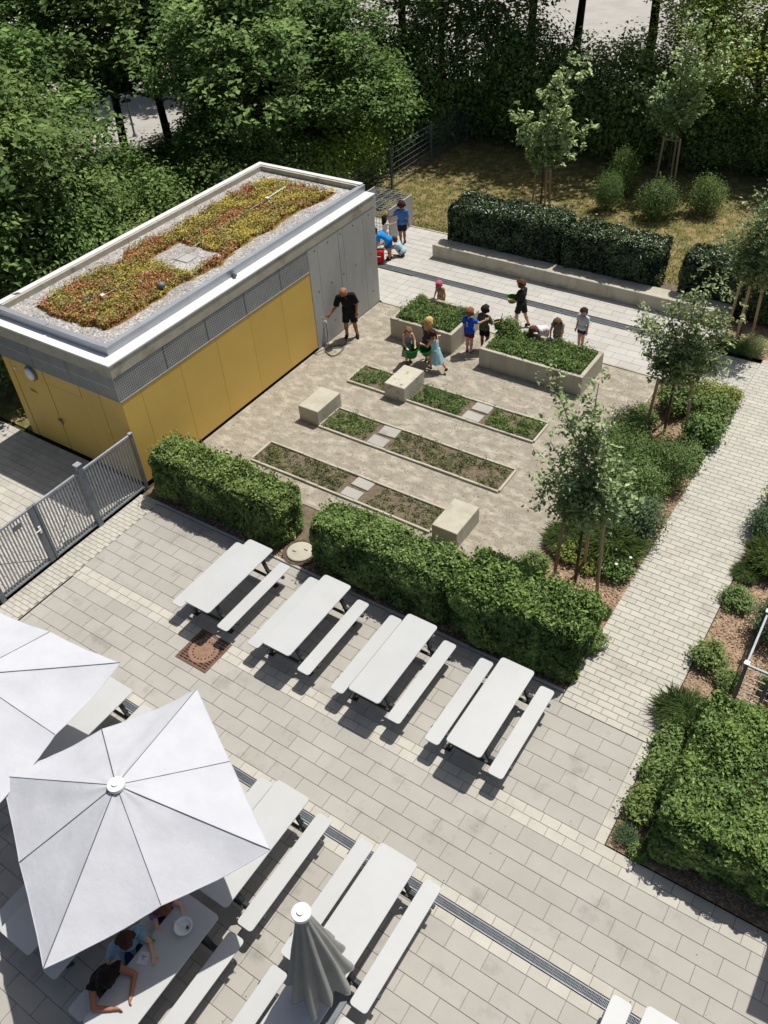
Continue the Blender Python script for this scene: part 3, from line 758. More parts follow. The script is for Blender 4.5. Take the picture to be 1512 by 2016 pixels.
for k in range(8):
    a = R(45 * k); MB().bar((.05 * math.cos(a), .05 * math.sin(a), 2.9), (.15 * math.cos(a), .15 * math.sin(a), 1.7), .016, .02).build('rib', M['white_metal'], t)
MB().box((0, 0, .02), (.5, .5, .04), ch=.01).build('base', M['galv_dark'], t)

# ------------------------------------------------------------------ school garden: seats, beds, planters
def seat_block(x, y, label, lx=.63, ly=1.0, h=.45):
    o = MB().box((0, 0, h / 2), (lx, ly, h), ch=.012).build('concrete_seat', M['concrete_pale'], None, (x, y, 0), label=label, cat='concrete seat', group='concrete seat blocks')
    return o
seat_block(-12.17, 14.02, 'concrete seat block nearest to the yellow building wall')
s2 = seat_block(-10.78, 15.98, 'concrete seat block with stained top behind the children')
s2.data.materials[0] = mat('stained_concrete', srgb(198, 192, 176), srgb(184, 178, 160), 3, bump=.2, c3=srgb(110, 96, 74), scale3=7, thr3=(.58, .7))
seat_block(-6.84, 11.90, 'concrete seat block near the long front hedge')
def plants(name, label, x0, x1, y0, y1, z, n, size, m, hump=.12, parent=None, dens=None, group=None, up=1.0, tall=.0):
    """low leafy growth: many little rosettes of leaves"""
    C, Nn, S, T = [], [], [], []
    nc = max(1, n // 12)
    for _ in range(nc):
        x, y = rnd.uniform(x0, x1), rnd.uniform(y0, y1)
        if dens and rnd.random() > dens(x, y): continue
        hh = hump * (.55 + .9 * abs(mn.noise(Vector((x * 2.2, y * 2.2, 7))))) * rnd.uniform(.6, 1.2) + (rnd.random() < .04) * tall
        tn = rnd.random()
        for _k in range(12):
            a = rnd.random() * math.tau; r = rnd.random() ** .5 * size * 1.6; k = rnd.random()
            C.append((min(max(x + r * math.cos(a), x0 + .01), x1 - .01), min(max(y + r * math.sin(a), y0 + .01), y1 - .01), z + .015 + hh * k)); Nn.append((math.cos(a) * .7 + rnd.gauss(0, .3), math.sin(a) * .7 + rnd.gauss(0, .3), up)); S.append(size * rnd.uniform(.6, 1.3)); T.append(tn + rnd.gauss(0, .15))
    me = leaf_mesh(name, np.array(C), np.array(Nn), np.array(S), m, tone=np.array(T))
    return put(name, me, parent, None, kind='stuff', label=label)
def bed(label, x0, x1, y0, y1, gaps, plots, skip_front=None):
    t = thing('garden_bed', label, 'garden bed', ((x0 + x1) / 2, (y0 + y1) / 2, 0), 0, 'planted beds with stone edging')
    off = (-(x0 + x1) / 2, -(y0 + y1) / 2, 0)
    MB().bb(x0, x1, y0, y1, -.05, .006).build('soil', M['soil'], t, off)
    nx = max(1, round((x1 - x0) / 1.0))
    for yy in (y0, y1):
        me = MB().box((0, 0, .01), ((x1 - x0) / nx - .01, .06, .09), ch=.008).mesh('edging_stone', M['concrete_pale'])
        for k in range(nx):
            o = put('edging_stone', me, t, (x0 + (k + .5) * (x1 - x0) / nx + off[0], yy + off[1], rnd.uniform(-.008, .006)), rnd.gauss(0, .006))
    me = MB().box((0, 0, .01), (.06, y1 - y0 - .062, .09), ch=.008).mesh('edging_stone', M['concrete_pale'])
    for xx in (x0, x1): put('edging_stone', me, t, (xx + off[0], (y0 + y1) / 2 + off[1], 0))
    for gx in gaps:
        me = MB().box((0, 0, .016), (.50, (y1 - y0) / 2 - .10, .05), ch=.01).mesh('stepping_slab', M['slab'])
        for s in (-1, 1):
            put('stepping_slab', me, t, (gx + s * .02 + off[0], (y0 + y1) / 2 + s * (y1 - y0) / 4 + off[1], 0), rnd.gauss(0, .03))
    for (a, b, n, m, h) in plots:
        p = plants('weeds', None, a, b, y0 + .06, y1 - .06, .0, n, .05, M[m], h, parent=t, dens=lambda x, y: .6 + 1.5 * (mn.noise(Vector((x * 1.7, y * 1.7, 3))) + .25), tall=.18)
        p.location = off
    return t
bed('planted bed nearest to the front hedge with dry sparse weeds', -12.52, -7.30, 11.55, 12.36, [-9.55], [(-12.45, -9.95, 3600, 'crop_dry', .10), (-9.1, -7.4, 1300, 'crop_dry', .08)])
bed('middle planted bed beginning at a concrete seat block', -11.86, -6.62, 13.50, 14.42, [-10.12], [(-11.8, -10.5, 2200, 'crop', .15), (-9.8, -6.7, 4400, 'crop_dry', .12)])
bed('planted bed farthest from the front hedge, below the planters', -12.42, -6.75, 15.58, 16.46, [-8.55], [(-12.35, -11.15, 2700, 'crop', .2), (-10.4, -8.95, 3200, 'crop', .2), (-8.2, -6.8, 3000, 'crop', .16)])
PG = 'tall plants growing in the planters'
def planter(label, x0, x1, y0, y1, h, n, holes=None):
    t = thing('planter', label, 'planter', ((x0 + x1) / 2, (y0 + y1) / 2, 0), 0, 'raised concrete planters')
    off = (-(x0 + x1) / 2, -(y0 + y1) / 2, 0); w = .11
    m = M['concrete_weathered']
    MB().bb(x0, x1, y0, y0 + w, 0, h, ch=.008).build('side_wall', m, t, off)
    MB().bb(x0, x1, y1 - w, y1, 0, h, ch=.008).build('side_wall', m, t, off)
    MB().bb(x0, x0 + w, y0 + w + .001, y1 - w - .001, 0, h - .001, ch=.008).build('end_wall', m, t, off)
    MB().bb(x1 - w, x1, y0 + w + .001, y1 - w - .001, 0, h - .001, ch=.008).build('end_wall', m, t, off)
    MB().bb(x0 + w, x1 - w, y0 + w, y1 - w, 0, h - .12).build('soil', M['soil'], t, off)
    p = plants('vegetables', None, x0 + w, x1 - w, y0 + w, y1 - w, h - .12, n, .065, M['crop'], .26, parent=t, dens=holes, tall=.25); p.location = off
    return t
planter('square raised concrete planter with a child in a pink cap behind it', -12.65, -10.58, 18.16, 19.76, .62, 14000, lambda x, y: .15 if (y > 19.3 and -12.3 < x < -11.2) else 1)
planter('long raised concrete planter with children leaning over its far edge', -9.60, -6.56, 17.98, 19.40, .58, 18000, lambda x, y: .2 if (y > 19.0 and -9 < x < -7.9) else 1)
 
t = thing('bench', 'long pale concrete bench wall in front of the far hedge', 'bench wall', (-9.3, 23.43, 0))
bx = [-14.22, -12.2, -10.1, -8.0, -5.9, -4.4]
for a, b in zip(bx, bx[1:]):
    MB().bb(a + .004 + 9.3, b - .004 + 9.3, -.285, .285, 0, .45, ch=.01).build('bench_segment', M['concrete_pale'], t)
# water tap with hose
t = thing('standpipe', 'steel standpipe tap against the concrete end wall', 'water tap', (-13.98, 16.72, 0))
MB().tube([(0, 0, 0), (0, 0, .86)], .022, 8).lathe([(.05, 0), (.05, .02)], 14).build('pipe', M['galv'], t)
MB().tube([(0, 0, .84), (.0, .0, .92), (.10, -.02, .94), (.13, -.02, .88)], .016, 8).build('spout', M['white_metal'], t)
MB().box((0, 0, .97), (.12, .025, .02)).tube([(0, 0, .92), (0, 0, .97)], .012, 6).build('lever', M['galv_dark'], t)
hp_ = [(-13.86, 16.69, .86), (-13.84, 16.68, .6), (-13.86, 16.66, .3), (-13.85, 16.70, .08), (-13.80, 16.78, .02)]
for k in range(34):
    a = .9 + k * .42; q = .24 + .03 * math.sin(k * 1.3); hp_.append((-13.68 + q * math.cos(a), 16.72 + q * 1.25 * math.sin(a), .015 + .004 * (k % 5)))
hp_ += [(-13.6, 17.1, .015), (-13.72, 17.4, .015), (-13.9, 17.6, .015)]
tag(MB().tube(hp_, .012, 6).build('hose', fabric(112, 116, 104), smooth=True), 'thin grey garden hose lying at the foot of the wall tap', 'hose')

# ------------------------------------------------------------------ hedges
def hedge(label, x0, x1, y0, y1, h, m, n, size, amp=.08, tn=(.25, .9), group='clipped hedges', zbot=.08, rr=.36):
    cx, cy = (x0 + x1) / 2, (y0 + y1) / 2; lx, ly = x1 - x0, y1 - y0
    t = thing('hedge', label, 'hedge', (cx, cy, 0), 0, group)
    g = MB(); nx, ny, nz = max(3, int(lx / .25)), max(3, int(ly / .25)), 5
    ins = .17
    MB().bb(-lx / 2 + ins, lx / 2 - ins, -ly / 2 + ins, ly / 2 - ins, .12, h - ins, ch=.08).build('twigs', M['bark_dark'], t)
    for k in range(int(lx / .45)):
        g.tube([(-lx / 2 + .3 + k * (lx - .6) / max(1, int(lx / .45) - 1), rnd.uniform(-.2, .2), -.03), (-lx / 2 + .3 + k * (lx - .6) / max(1, int(lx / .45) - 1) + rnd.uniform(-.1, .1), rnd.uniform(-.3, .3), .4)], [.02, .012], 5)
    g.build('stem', M['bark_dark'], t)
    A = [lx * ly * 1.35, lx * h, lx * h, ly * h, ly * h]; tot = sum(A)
    C, Nn, T = [], [], []
    for fi, a in enumerate(A):
        k = int(n * a / tot); u, v = rng.random(k), rng.random(k); d = rng.random(k) ** 1.6 * .20
        if fi == 0: p = np.stack([(u - .5) * lx, (v - .5) * ly, np.full(k, h)], 1); nn = np.array([0, 0, 1.0])
        elif fi < 3:
            s = -1 if fi == 1 else 1; p = np.stack([(u - .5) * lx, np.full(k, s * ly / 2), zbot + v * (h - zbot)], 1); nn = np.array([0, s, .35])
        else:
            s = -1 if fi == 3 else 1; p = np.stack([np.full(k, s * lx / 2), (u - .5) * ly, zbot + v * (h - zbot)], 1); nn = np.array([s, 0, .35])
        b = np.array([mn.noise(Vector((q[0] * 1.5 + cx, q[1] * 1.5 + cy, q[2] * 1.5))) + .6 * mn.noise(Vector((q[0] * 4 + cx, q[1] * 4, q[2] * 4))) for q in p])
        # rounded shoulders
        b = b + .5 * np.array([mn.noise(Vector((q[0] * .7 + cy, q[1] * .7 + cx, 4))) for q in p])
        q = p.copy()
        lim = np.array([lx / 2 - rr, ly / 2 - rr]); inn = np.clip(p[:, :2], -lim, lim); inz = np.minimum(p[:, 2], h - rr)
        core = np.concatenate([inn, inz[:, None]], 1); dv = p - core; L = np.linalg.norm(dv, axis=1, keepdims=True) + 1e-9
        q = np.where(L > rr, core + dv / L * rr, p)
        base = nn / np.linalg.norm(nn)
        C.append(q + base * (b * amp)[:, None] - base * d[:, None]); Nn.append(np.tile(base, (k, 1)) + rng.normal(size=(k, 3)) * .42 + np.array([0, 0, .25]))
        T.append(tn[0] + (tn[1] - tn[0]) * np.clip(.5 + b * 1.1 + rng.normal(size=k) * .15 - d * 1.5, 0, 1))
    C, Nn, T = np.concatenate(C), np.concatenate(Nn), np.concatenate(T)
    # loose shoots sticking out
    k = int(n * .05); u, v = rng.random(k), rng.random(k); px_, py_ = (u - .5) * (lx - .2), (v - .5) * (ly - .2)
    bb_ = np.array([mn.noise(Vector((a * 1.5 + cx, b_ * 1.5 + cy, h * 1.5))) for a, b_ in zip(px_, py_)])
    C = np.concatenate([C, np.stack([px_, py_, h - .02 + bb_ * amp + rng.random(k) ** 2 * .14], 1)]); Nn = np.concatenate([Nn, rng.normal(size=(k, 3)) * .8 + np.array([0, 0, .6])]); T = np.concatenate([T, np.full(k, tn[1])])
    me = leaf_mesh('leaves', C, Nn, rng.uniform(.7, 1.35, len(C)) * size, m, tone=T)
    put('leaves', me, t, kind='stuff')
    return t
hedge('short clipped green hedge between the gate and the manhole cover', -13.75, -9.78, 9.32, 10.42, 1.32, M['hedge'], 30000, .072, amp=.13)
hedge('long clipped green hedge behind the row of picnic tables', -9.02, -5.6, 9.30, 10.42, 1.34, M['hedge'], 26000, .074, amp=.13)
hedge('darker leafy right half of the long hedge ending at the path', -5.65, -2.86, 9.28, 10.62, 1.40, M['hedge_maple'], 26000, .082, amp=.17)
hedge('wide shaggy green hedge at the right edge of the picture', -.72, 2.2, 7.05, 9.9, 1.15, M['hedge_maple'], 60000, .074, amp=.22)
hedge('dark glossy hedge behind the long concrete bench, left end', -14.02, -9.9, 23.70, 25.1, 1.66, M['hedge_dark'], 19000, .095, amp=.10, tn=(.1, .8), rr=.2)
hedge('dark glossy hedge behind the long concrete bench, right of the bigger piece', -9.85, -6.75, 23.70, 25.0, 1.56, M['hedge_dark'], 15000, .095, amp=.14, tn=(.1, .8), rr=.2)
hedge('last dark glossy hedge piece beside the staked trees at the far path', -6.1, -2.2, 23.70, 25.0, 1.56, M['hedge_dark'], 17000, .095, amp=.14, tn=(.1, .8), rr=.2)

# ------------------------------------------------------------------ shrubs and tufts
def bush_mesh(rx, ry, h, n, size, m, seed, z0=.05, clus=16, sig=.10, tn=(.1, 1), aspect=.55, pear=1.0):
    r0 = np.random.default_rng(seed); nc = max(6, n // clus)
    d = r0.normal(size=(nc, 3)); d /= np.linalg.norm(d, axis=1, keepdims=True)
    rr = .45 + .58 * r0.random(nc) ** .6
    lump = 1 + .25 * np.array([mn.noise(Vector(tuple(q * 1.7 + seed))) for q in d])
    P = d * (rr * lump)[:, None] * np.array([rx, ry, h / 2]) + np.array([0, 0, z0 + h / 2])
    P[:, 2] = np.maximum(P[:, 2], z0)
    C = np.repeat(P, clus, 0); k = len(C); dn = np.repeat(d, clus, 0)
    C = C + r0.normal(size=(k, 3)) * sig; C[:, 2] = np.maximum(C[:, 2], .02)
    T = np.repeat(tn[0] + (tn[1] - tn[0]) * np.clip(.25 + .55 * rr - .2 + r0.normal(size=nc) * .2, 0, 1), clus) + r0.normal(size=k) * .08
    return leaf_mesh('foliage', C, dn * .5 + np.array([0, .05, .8]) + r0.normal(size=(k, 3)) * .42, r0.uniform(.65, 1.35, k) * size, m, tone=T, aspect=aspect)
def tuft_mesh(r, h, n, m, seed):
    r0 = np.random.default_rng(seed); a = r0.random(n) * math.tau; sp = r0.random(n) ** .7
    base = np.stack([np.cos(a), np.sin(a), np.zeros(n)], 1) * (r0.random(n) ** .5 * r * .55)[:, None]
    a = a + r0.normal(size=n) * .7; ln = r0.uniform(.5, 1.1, n)
    o = np.stack([np.cos(a), np.sin(a), np.zeros(n)], 1)
    mid = base + (o * (sp * r * .40)[:, None] + np.array([0, 0, 1.0]) * (h * (.75 - .25 * sp))[:, None]) * ln[:, None]
    tip = mid + (o * (.10 + sp * r * .55)[:, None] + np.array([0, 0, 1.0]) * (h * (.22 - .42 * sp))[:, None]) * ln[:, None]
    C = np.concatenate([(base + mid) / 2, (mid + tip) / 2]); D = np.concatenate([mid - base, tip - mid]); L = np.linalg.norm(D, axis=1)
    Nn = np.concatenate([o, o]) * -.4 + np.array([0, 0, .8]) + r0.normal(size=(2 * n, 3)) * .25; tn = r0.random(n)
    return leaf_mesh('blades', C, Nn, L * 1.08, m, aspect=.028, droop=.03, T=D / L[:, None], tone=np.concatenate([tn, tn]))
def stems_mesh(h, n, seed, r=.012, spread=.15):
    r1 = random.Random(seed); g = MB()
    for k in range(n):
        a = r1.random() * math.tau; s = spread * r1.random()
        g.tube([(.3 * s * math.cos(a), .3 * s * math.sin(a), -.03), (s * math.cos(a), s * math.sin(a), h * .5), (1.8 * s * math.cos(a), 1.8 * s * math.sin(a), h * .85)], [r, r * .8, r * .4], 5)
    return g.mesh('stem', M['bark'])
BUSH = {
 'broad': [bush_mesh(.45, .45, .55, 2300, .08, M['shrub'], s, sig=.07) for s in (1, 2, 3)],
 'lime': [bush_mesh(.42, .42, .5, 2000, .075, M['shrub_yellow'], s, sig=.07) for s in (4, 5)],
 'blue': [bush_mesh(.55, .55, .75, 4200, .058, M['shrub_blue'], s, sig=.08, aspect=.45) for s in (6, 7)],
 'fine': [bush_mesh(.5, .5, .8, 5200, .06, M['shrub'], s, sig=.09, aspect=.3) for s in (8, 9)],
 'tuft': [tuft_mesh(.50, .62, 3000, M['grass_leaf'], s) for s in (10, 11)],
}
STEM = stems_mesh(.5, 5, 3)
def bush(kind, x, y, s, label, group, sz=1.0):
    nm = {'broad': 'shrub', 'lime': 'shrub', 'blue': 'shrub', 'fine': 'shrub', 'tuft': 'grass_tuft'}[kind]
    s *= .74 if group.startswith('conical') else .9
    t = thing(nm, label, 'grass tuft' if kind == 'tuft' else 'shrub', (x, y, -.01), rnd.random() * 6, group)
    me = rnd.choice(BUSH[kind]); o = put('foliage' if kind != 'tuft' else 'blades', me, t, kind='stuff'); o.scale = (s, s, s * sz)
    if kind != 'tuft':
        o = put('stem', STEM, t); o.scale = (s, s, s * sz)
    return t
G1 = 'plants in the mulch bed left of the path'
for kind, x, y, s, sz, lb in [
 ('lime', -4.4, 19.4, 1.1, 1, 'lime green shrub at the far left corner of the mulch bed by the plaza'),
 ('lime', -3.65, 19.35, 1.15, .9, 'yellowish low shrub under the second staked tree, nearest the plaza'),
 ('lime', -3.2, 19.45, .9, 1, 'light green shrub at the far corner where path and plaza meet'),
 ('broad', -3.3, 18.7, 1.1, 1, 'leafy green shrub at the path edge behind the second staked tree'),
 ('broad', -4.2, 18.6, 1.15, 1.1, 'mid green shrub directly behind the second staked tree'),
 ('broad', -3.25, 17.7, 1.15, 1, 'round green shrub beside the path level with the second staked tree'),
 ('broad', -4.75, 17.6, .9, 1, 'small shrub on the gravel side left of the second staked tree'),
 ('fine', -4.75, 16.5, 1.1, 1.2, 'feathery shrub at the gravel edge in front of the second staked tree'),
 ('broad', -3.3, 16.6, 1.0, 1, 'green shrub at the path edge in front of the second staked tree'),
 ('fine', -3.5, 15.7, 1.25, 1.2, 'tall feathery shrub in the middle of the mulch bed by the path'),
 ('fine', -4.4, 15.5, 1.3, 1.2, 'dense feathery shrub between the two staked trees'),
 ('fine', -3.9, 14.6, 1.5, 1.0, 'big dark green shrub in the middle of the mulch bed'),
 ('blue', -3.45, 13.8, 1.2, 1, 'blue green shrub leaning out over the path edge'),
 ('blue', -4.6, 14.0, 1.1, 1.1, 'dark blue green shrub near the gravel behind the first staked tree'),
 ('tuft', -3.65, 13.0, 1.25, 1, 'wide green grass tuft beside the path behind the first staked tree'),
 ('tuft', -4.55, 12.75, .9, 1, 'small grass tuft at the foot of the left stake of the first tree'),
 ('broad', -3.35, 12.5, .85, .8, 'low shrub with white flowers beside the path near the first staked tree'),
 ('lime', -4.35, 12.45, .8, .8, 'low lime green plant at the trunk of the first staked tree'),
 ('broad', -4.85, 11.75, .7, .8, 'low round shrub at the gravel corner near the long hedge'),
 ('lime', -3.85, 12.3, .6, .7, 'small yellow green plant to the right of the first tree trunk'),
 ('tuft', -3.15, 11.3, .35, .8, 'tiny grass tuft alone in the mulch near the path'),
 ('broad', -3.05, 10.45, .75, .9, 'small dark shrub at the right end of the long hedge'),
]: bush(kind, x, y, s, lb, G1, sz)
for x, y, lb in ((-3.45, 12.68, 'small white blossom on the low shrub, left of three'), (-3.12, 12.62, 'small white blossom on the low shrub, nearest the path pavers'), (-3.3, 12.3, 'small white blossom on the low shrub, lowest of three')):
    tag(MB().ball((0, 0, 0), .035, (1, 1, .5), 8, 5).build('flower', M['white_plastic'], None, (x, y, .42)), lb, 'flower', 'white blossoms by the path')
for x, y, s, sz, lb in [(-12.35, 19.45, .42, 1.4, 'tall leafy plant at the back left corner of the square planter'), (-10.85, 19.4, .4, 1.5, 'tall flowering weed at the back right corner of the square planter'), (-9.3, 19.15, .72, 1.25, 'bushy green plant at the back left corner of the long planter'),
 (-8.75, 19.2, .35, 1.3, 'thin tall weed at the back edge of the long planter'), (-7.75, 19.15, .4, 1.4, 'tall weed at the back edge of the long planter near the right child'), (-6.85, 19.1, .38, 1.2, 'leafy weed at the back right corner of the long planter')]:
    b_ = bush('broad', x, y, s, lb, 'tall plants growing in the planters', sz); b_.location.z = .46
G2 = 'plants in the mulch bed right of the path'
for kind, x, y, s, sz, lb in [
 ('broad', -1.0, 11.2, .8, .8, 'low green shrub on the right path edge with mulch all round'),
 ('broad', -.55, 10.9, .55, .8, 'little shrub between the path edge shrub and the railing'),
 ('broad', -.98, 12.9, .75, .7, 'spreading brownish green plant beside the path near the railing'),
 ('tuft', -1.02, 13.75, .55, .8, 'dry grass tuft at the right path edge'),
 ('tuft', -.6, 14.3, 1.1, 1, 'large grass tuft at the right edge of the picture'),
 ('blue', -1.0, 15.2, .9, 1, 'dark shrub at the right path edge far up'),
 ('broad', -.9, 16.2, 1.1, 1, 'green shrub farthest up the right path edge'),
 ('tuft', -.95, 9.75, .95, .8, 'grass tuft at the path corner in front of the shaggy hedge'),
 ('broad', -.92, 9.05, .8, .8, 'dark leafy shrub at the paver corner beside the shaggy hedge'),
 ('broad', -.85, 8.4, .9, .9, 'low shrub filling the gap left of the shaggy hedge'),
 ('broad', -.85, 7.7, .85, .9, 'green shrub at the foot of the shaggy hedge near the terrace'),
 ('blue', -.98, 7.12, .38, .8, 'tiny blue green plant at the terrace corner of the mulch bed'),
 ('broad', -.70, 6.98, .42, .8, 'small plant in front of the shaggy hedge by the paver row'),
 ('blue', -.1, 12.4, 1.0, 1, 'dark shrub behind the wire railing'),
 ('broad', .3, 11.2, .8, 1, 'shrub enclosed by the wire railing'),
]: bush(kind, x, y, s, lb, G2, sz)
G3 = 'plants in the far mulch bed'
for kind, x, y, s, sz, lb in [
 ('fine', -3.35, 22.1, .8, .8, 'fine leaved shrub at the tip of the far mulch bed'),
 ('fine', -4.1, 22.15, .7, .6, 'low grey green plant at the left end of the far mulch bed'),
 ('lime', -2.6, 22.6, .8, .8, 'yellow green plant at the right edge of the far mulch bed'),
 ('fine', -3.7, 22.05, .6, .6, 'small fine leaved plant between two others in the far mulch bed'),
]: bush(kind, x, y, s, lb, G3, sz)
G4 = 'conical shrubs on the lawn'
for kind, x, y, s, sz, lb in [
 ('fine', -10.55, 29.3, 1.3, 1.5, 'light green feathery shrub on the lawn with a short bare stem'),
 ('fine', -10.6, 30.8, 1.5, 1.7, 'taller feathery shrub on the lawn behind the lighter one'),
 ('fine', -8.75, 29.4, 1.75, 1.15, 'broad dark feathery shrub on the lawn in front of the staked tree'),
 ('fine', -7.4, 30.5, 1.7, 1.15, 'spreading dark shrub on the lawn right of the staked tree'),
]: bush(kind, x, y, s, lb, G4, sz)
# loose bark chips
def chips(label, x0, x1, y0, y1, n):
    C = np.stack([rng.uniform(x0, x1, n), rng.uniform(y0, y1, n), rng.uniform(-.014, .012, n)], 1)
    me = leaf_mesh('bark_chips', C, rng.normal(size=(n, 3)) * .3 + np.array([0, 0, 1.0]), rng.uniform(.03, .08, n), M['chip'], aspect=.4, droop=.02)
    put('bark_chips', me, None, kind='stuff', label=label)
chips('loose bark chips in the bed left of the path', -4.93, -2.98, 10.95, 19.8, 9000)
chips('loose bark chips in the bed right of the path', -1.19, 1.5, 6.9, 15.5, 9000)
chips('loose bark chips in the bed at the far end', -4.3, -1.5, 22.0, 23.8, 2500)
chips('dry debris under the front hedges', -13.6, -2.98, 9.24, 9.75, 3500)
# dry grass
n = 34000; X = rng.uniform(-18.6, -1.0, n); Y = 25.0 + 11 * rng.random(n) ** 1.5
me = leaf_mesh('grass', np.stack([X, Y, np.full(n, .01)], 1), rng.normal(size=(n, 3)) * .5 + np.array([0, 0, .25]), rng.uniform(.04, .11, n), M['lawn_blade'], aspect=.22,
               tone=np.clip(.5 + np.array([mn.noise(Vector((a * .8, b * .8, 0))) for a, b in zip(X, Y)]) + rng.normal(size=n) * .15, 0, 1))
put('grass', me, None, kind='stuff', label='short dry grass on the lawn behind the hedge')
# loose stones on the gravel yard
n = 16000
me = leaf_mesh('loose_gravel', np.stack([rng.uniform(-14.05, -5.0, n), rng.uniform(10.95, 19.65, n), rng.uniform(.0, .006, n)], 1), rng.normal(size=(n, 3)) * .35 + np.array([0, 0, 1.0]), rng.uniform(.015, .04, n), mat('loose_stone', srgb(190, 180, 160), srgb(150, 140, 122), 20, islvar=.25), aspect=.8, droop=.02)
put('loose_gravel', me, None, kind='stuff', label='loose stones scattered over the garden gravel')
# fallen leaves and crumbs on the paving
n = 170
me = leaf_mesh('leaf_litter', np.stack([rng.uniform(-13, 1.2, n), rng.uniform(.5, 9.0, n), rng.uniform(.004, .008, n)], 1), rng.normal(size=(n, 3)) * .25 + np.array([0, 0, 1.0]), rng.uniform(.010, .03, n), mat('dry_leaf', srgb(96, 84, 58), srgb(70, 62, 44), 9, islvar=.3), aspect=.6, droop=.05)
put('leaf_litter', me, None, kind='stuff', label='scattered dry leaf crumbs on the terrace')

# ------------------------------------------------------------------ young staked trees
def young_tree(label, x, y, zc, tips, leafn, size, m, stakes, sh, seed, trunk_r=.035, sig=.14, lean=(0, 0), short=''):
    """slim trunk to height zc, one limb per tip; leaves gathered along the limbs"""
    r1 = random.Random(seed); r0 = np.random.default_rng(seed)
    t = thing('young_tree', label, 'tree', (x, y, -.02), 0, 'young trees tied to stakes')
    top = Vector((lean[0], lean[1], zc))
    MB().tube([(0, 0, 0), (lean[0] * .4, lean[1] * .4, zc * .5), tuple(top)], [trunk_r, trunk_r * .9, trunk_r * .8], 8).build('trunk', M['bark'], t, smooth=True)
    g = MB(); P, D, W = [], [], []
    for (tip, w) in tips:
        tip = Vector(tip); mid = top.lerp(tip, .45) + Vector((r1.gauss(0, .06), r1.gauss(0, .06), .05)) - Vector(((tip.x - top.x) * .12, (tip.y - top.y) * .12, 0))
        cv = [top - Vector((0, 0, .08)), mid, tip]; g.tube(cv, [trunk_r * .6, trunk_r * .35, .006], 6)
        for s in range(5):
            f = .2 + .16 * s; q = (cv[0].lerp(cv[1], f / .5) if f < .5 else cv[1].lerp(cv[2], (f - .5) / .5)); e = q + Vector((r1.gauss(0, .2), r1.gauss(0, .2), r1.uniform(.0, .25))) * (w / .22)
            g.tube([q, e], [.010, .004], 4)
            for h in range(3): P.append(tuple(q.lerp(e, .4 + .35 * h))); W.append(w * .6)
        for s in range(16):
            f = .16 + .88 * s / 15; q = cv[0].lerp(cv[1], f / .5) if f < .5 else cv[1].lerp(cv[2], (f - .5) / .5)
            P.append(tuple(q)); W.append(w)
    g.build('branches', M['bark'], t)
    P = np.array(P); W = np.array(W); nc = len(P); sub = max(1, leafn // (nc * 7))
    Cc = np.repeat(P, sub, 0) + r0.normal(size=(nc * sub, 3)) * np.repeat(W, sub)[:, None]
    Tn = np.clip(r0.random(len(Cc)) * .8 + .1, 0, 1)
    C = np.repeat(Cc, 7, 0) + r0.normal(size=(len(Cc) * 7, 3)) * sig * .45; k = len(C)
    me = leaf_mesh('crown', C, r0.normal(size=(k, 3)) * .45 + np.array([.05, .15, .8]), r0.uniform(.7, 1.3, k) * size, m, tone=np.repeat(Tn, 7) + r0.normal(size=k) * .1)
    put('crown', me, t, kind='stuff')
    s = thing('stake_frame', 'wooden stakes with crossbars round the ' + short, 'tree stakes', (x, y, -.02), 0, 'wooden stakes holding the young trees')
    for (ax_, ay_) in stakes: MB().tube([(ax_, ay_, 0), (ax_ * .82, ay_ * .82, sh)], .038, 8).build('stake', M['wood'], s)
    for k in range(len(stakes)):
        p, q = stakes[k], stakes[(k + 1) % len(stakes)]
        MB().tube([(p[0] * .84, p[1] * .84, sh - .09), (q[0] * .84, q[1] * .84, sh - .09)], .024, 6).build('crossbar', M['wood'], s)
    MB().tube([(stakes[0][0] * .83, stakes[0][1] * .83, sh - .06), (0.03, -.03, sh - .1), (stakes[1][0] * .83, stakes[1][1] * .83, sh - .06)], .012, 5).build('tie', M['concrete_pale'], s)
    return t
young_tree('young tree nearest the camera in the mulch bed, with two upright leaders', -3.94, 11.81, 1.8,
  [((-.90, -.05, 4.85), .15), ((-.62, .0, 4.2), .2), ((-.88, .1, 3.3), .26), ((-.95, .0, 2.35), .24), ((-.5, -.15, 2.9), .28), ((-.07, .0, 4.9), .09), ((.12, .05, 4.2), .16), ((.20, .0, 3.5), .17), ((.75, .1, 2.6), .24), ((.45, -.1, 2.8), .22), ((-.02, .0, 2.7), .26), ((.3, .1, 2.1), .18), ((-.45, .1, 1.9), .2)], 6000, .108, M['pear'], [(-.46, .0), (.50, -.05), (.0, .45)], 1.95, 21, short='first tree, beside the long hedge')
young_tree('young tree farther up the mulch bed, spreading over the plaza edge', -4.15, 17.6, 1.65,
  [((.1, 0, 4.0), .2), ((.38, .1, 4.25), .2), ((.85, .0, 3.85), .16), ((-1.0, .0, 3.05), .2), ((-.85, .1, 2.5), .22), ((-.55, 0, 1.9), .2), ((.9, .0, 3.2), .24), ((.6, .1, 2.6), .26), ((.0, .0, 3.1), .3), ((.9, -.1, 2.4), .22), ((-.4, -.1, 3.4), .22), ((.3, .1, 2.0), .2)], 6000, .108, M['pear'], [(-.36, -.42), (.52, -.05), (-.1, .5)], 1.65, 22, short='second tree of the path bed')
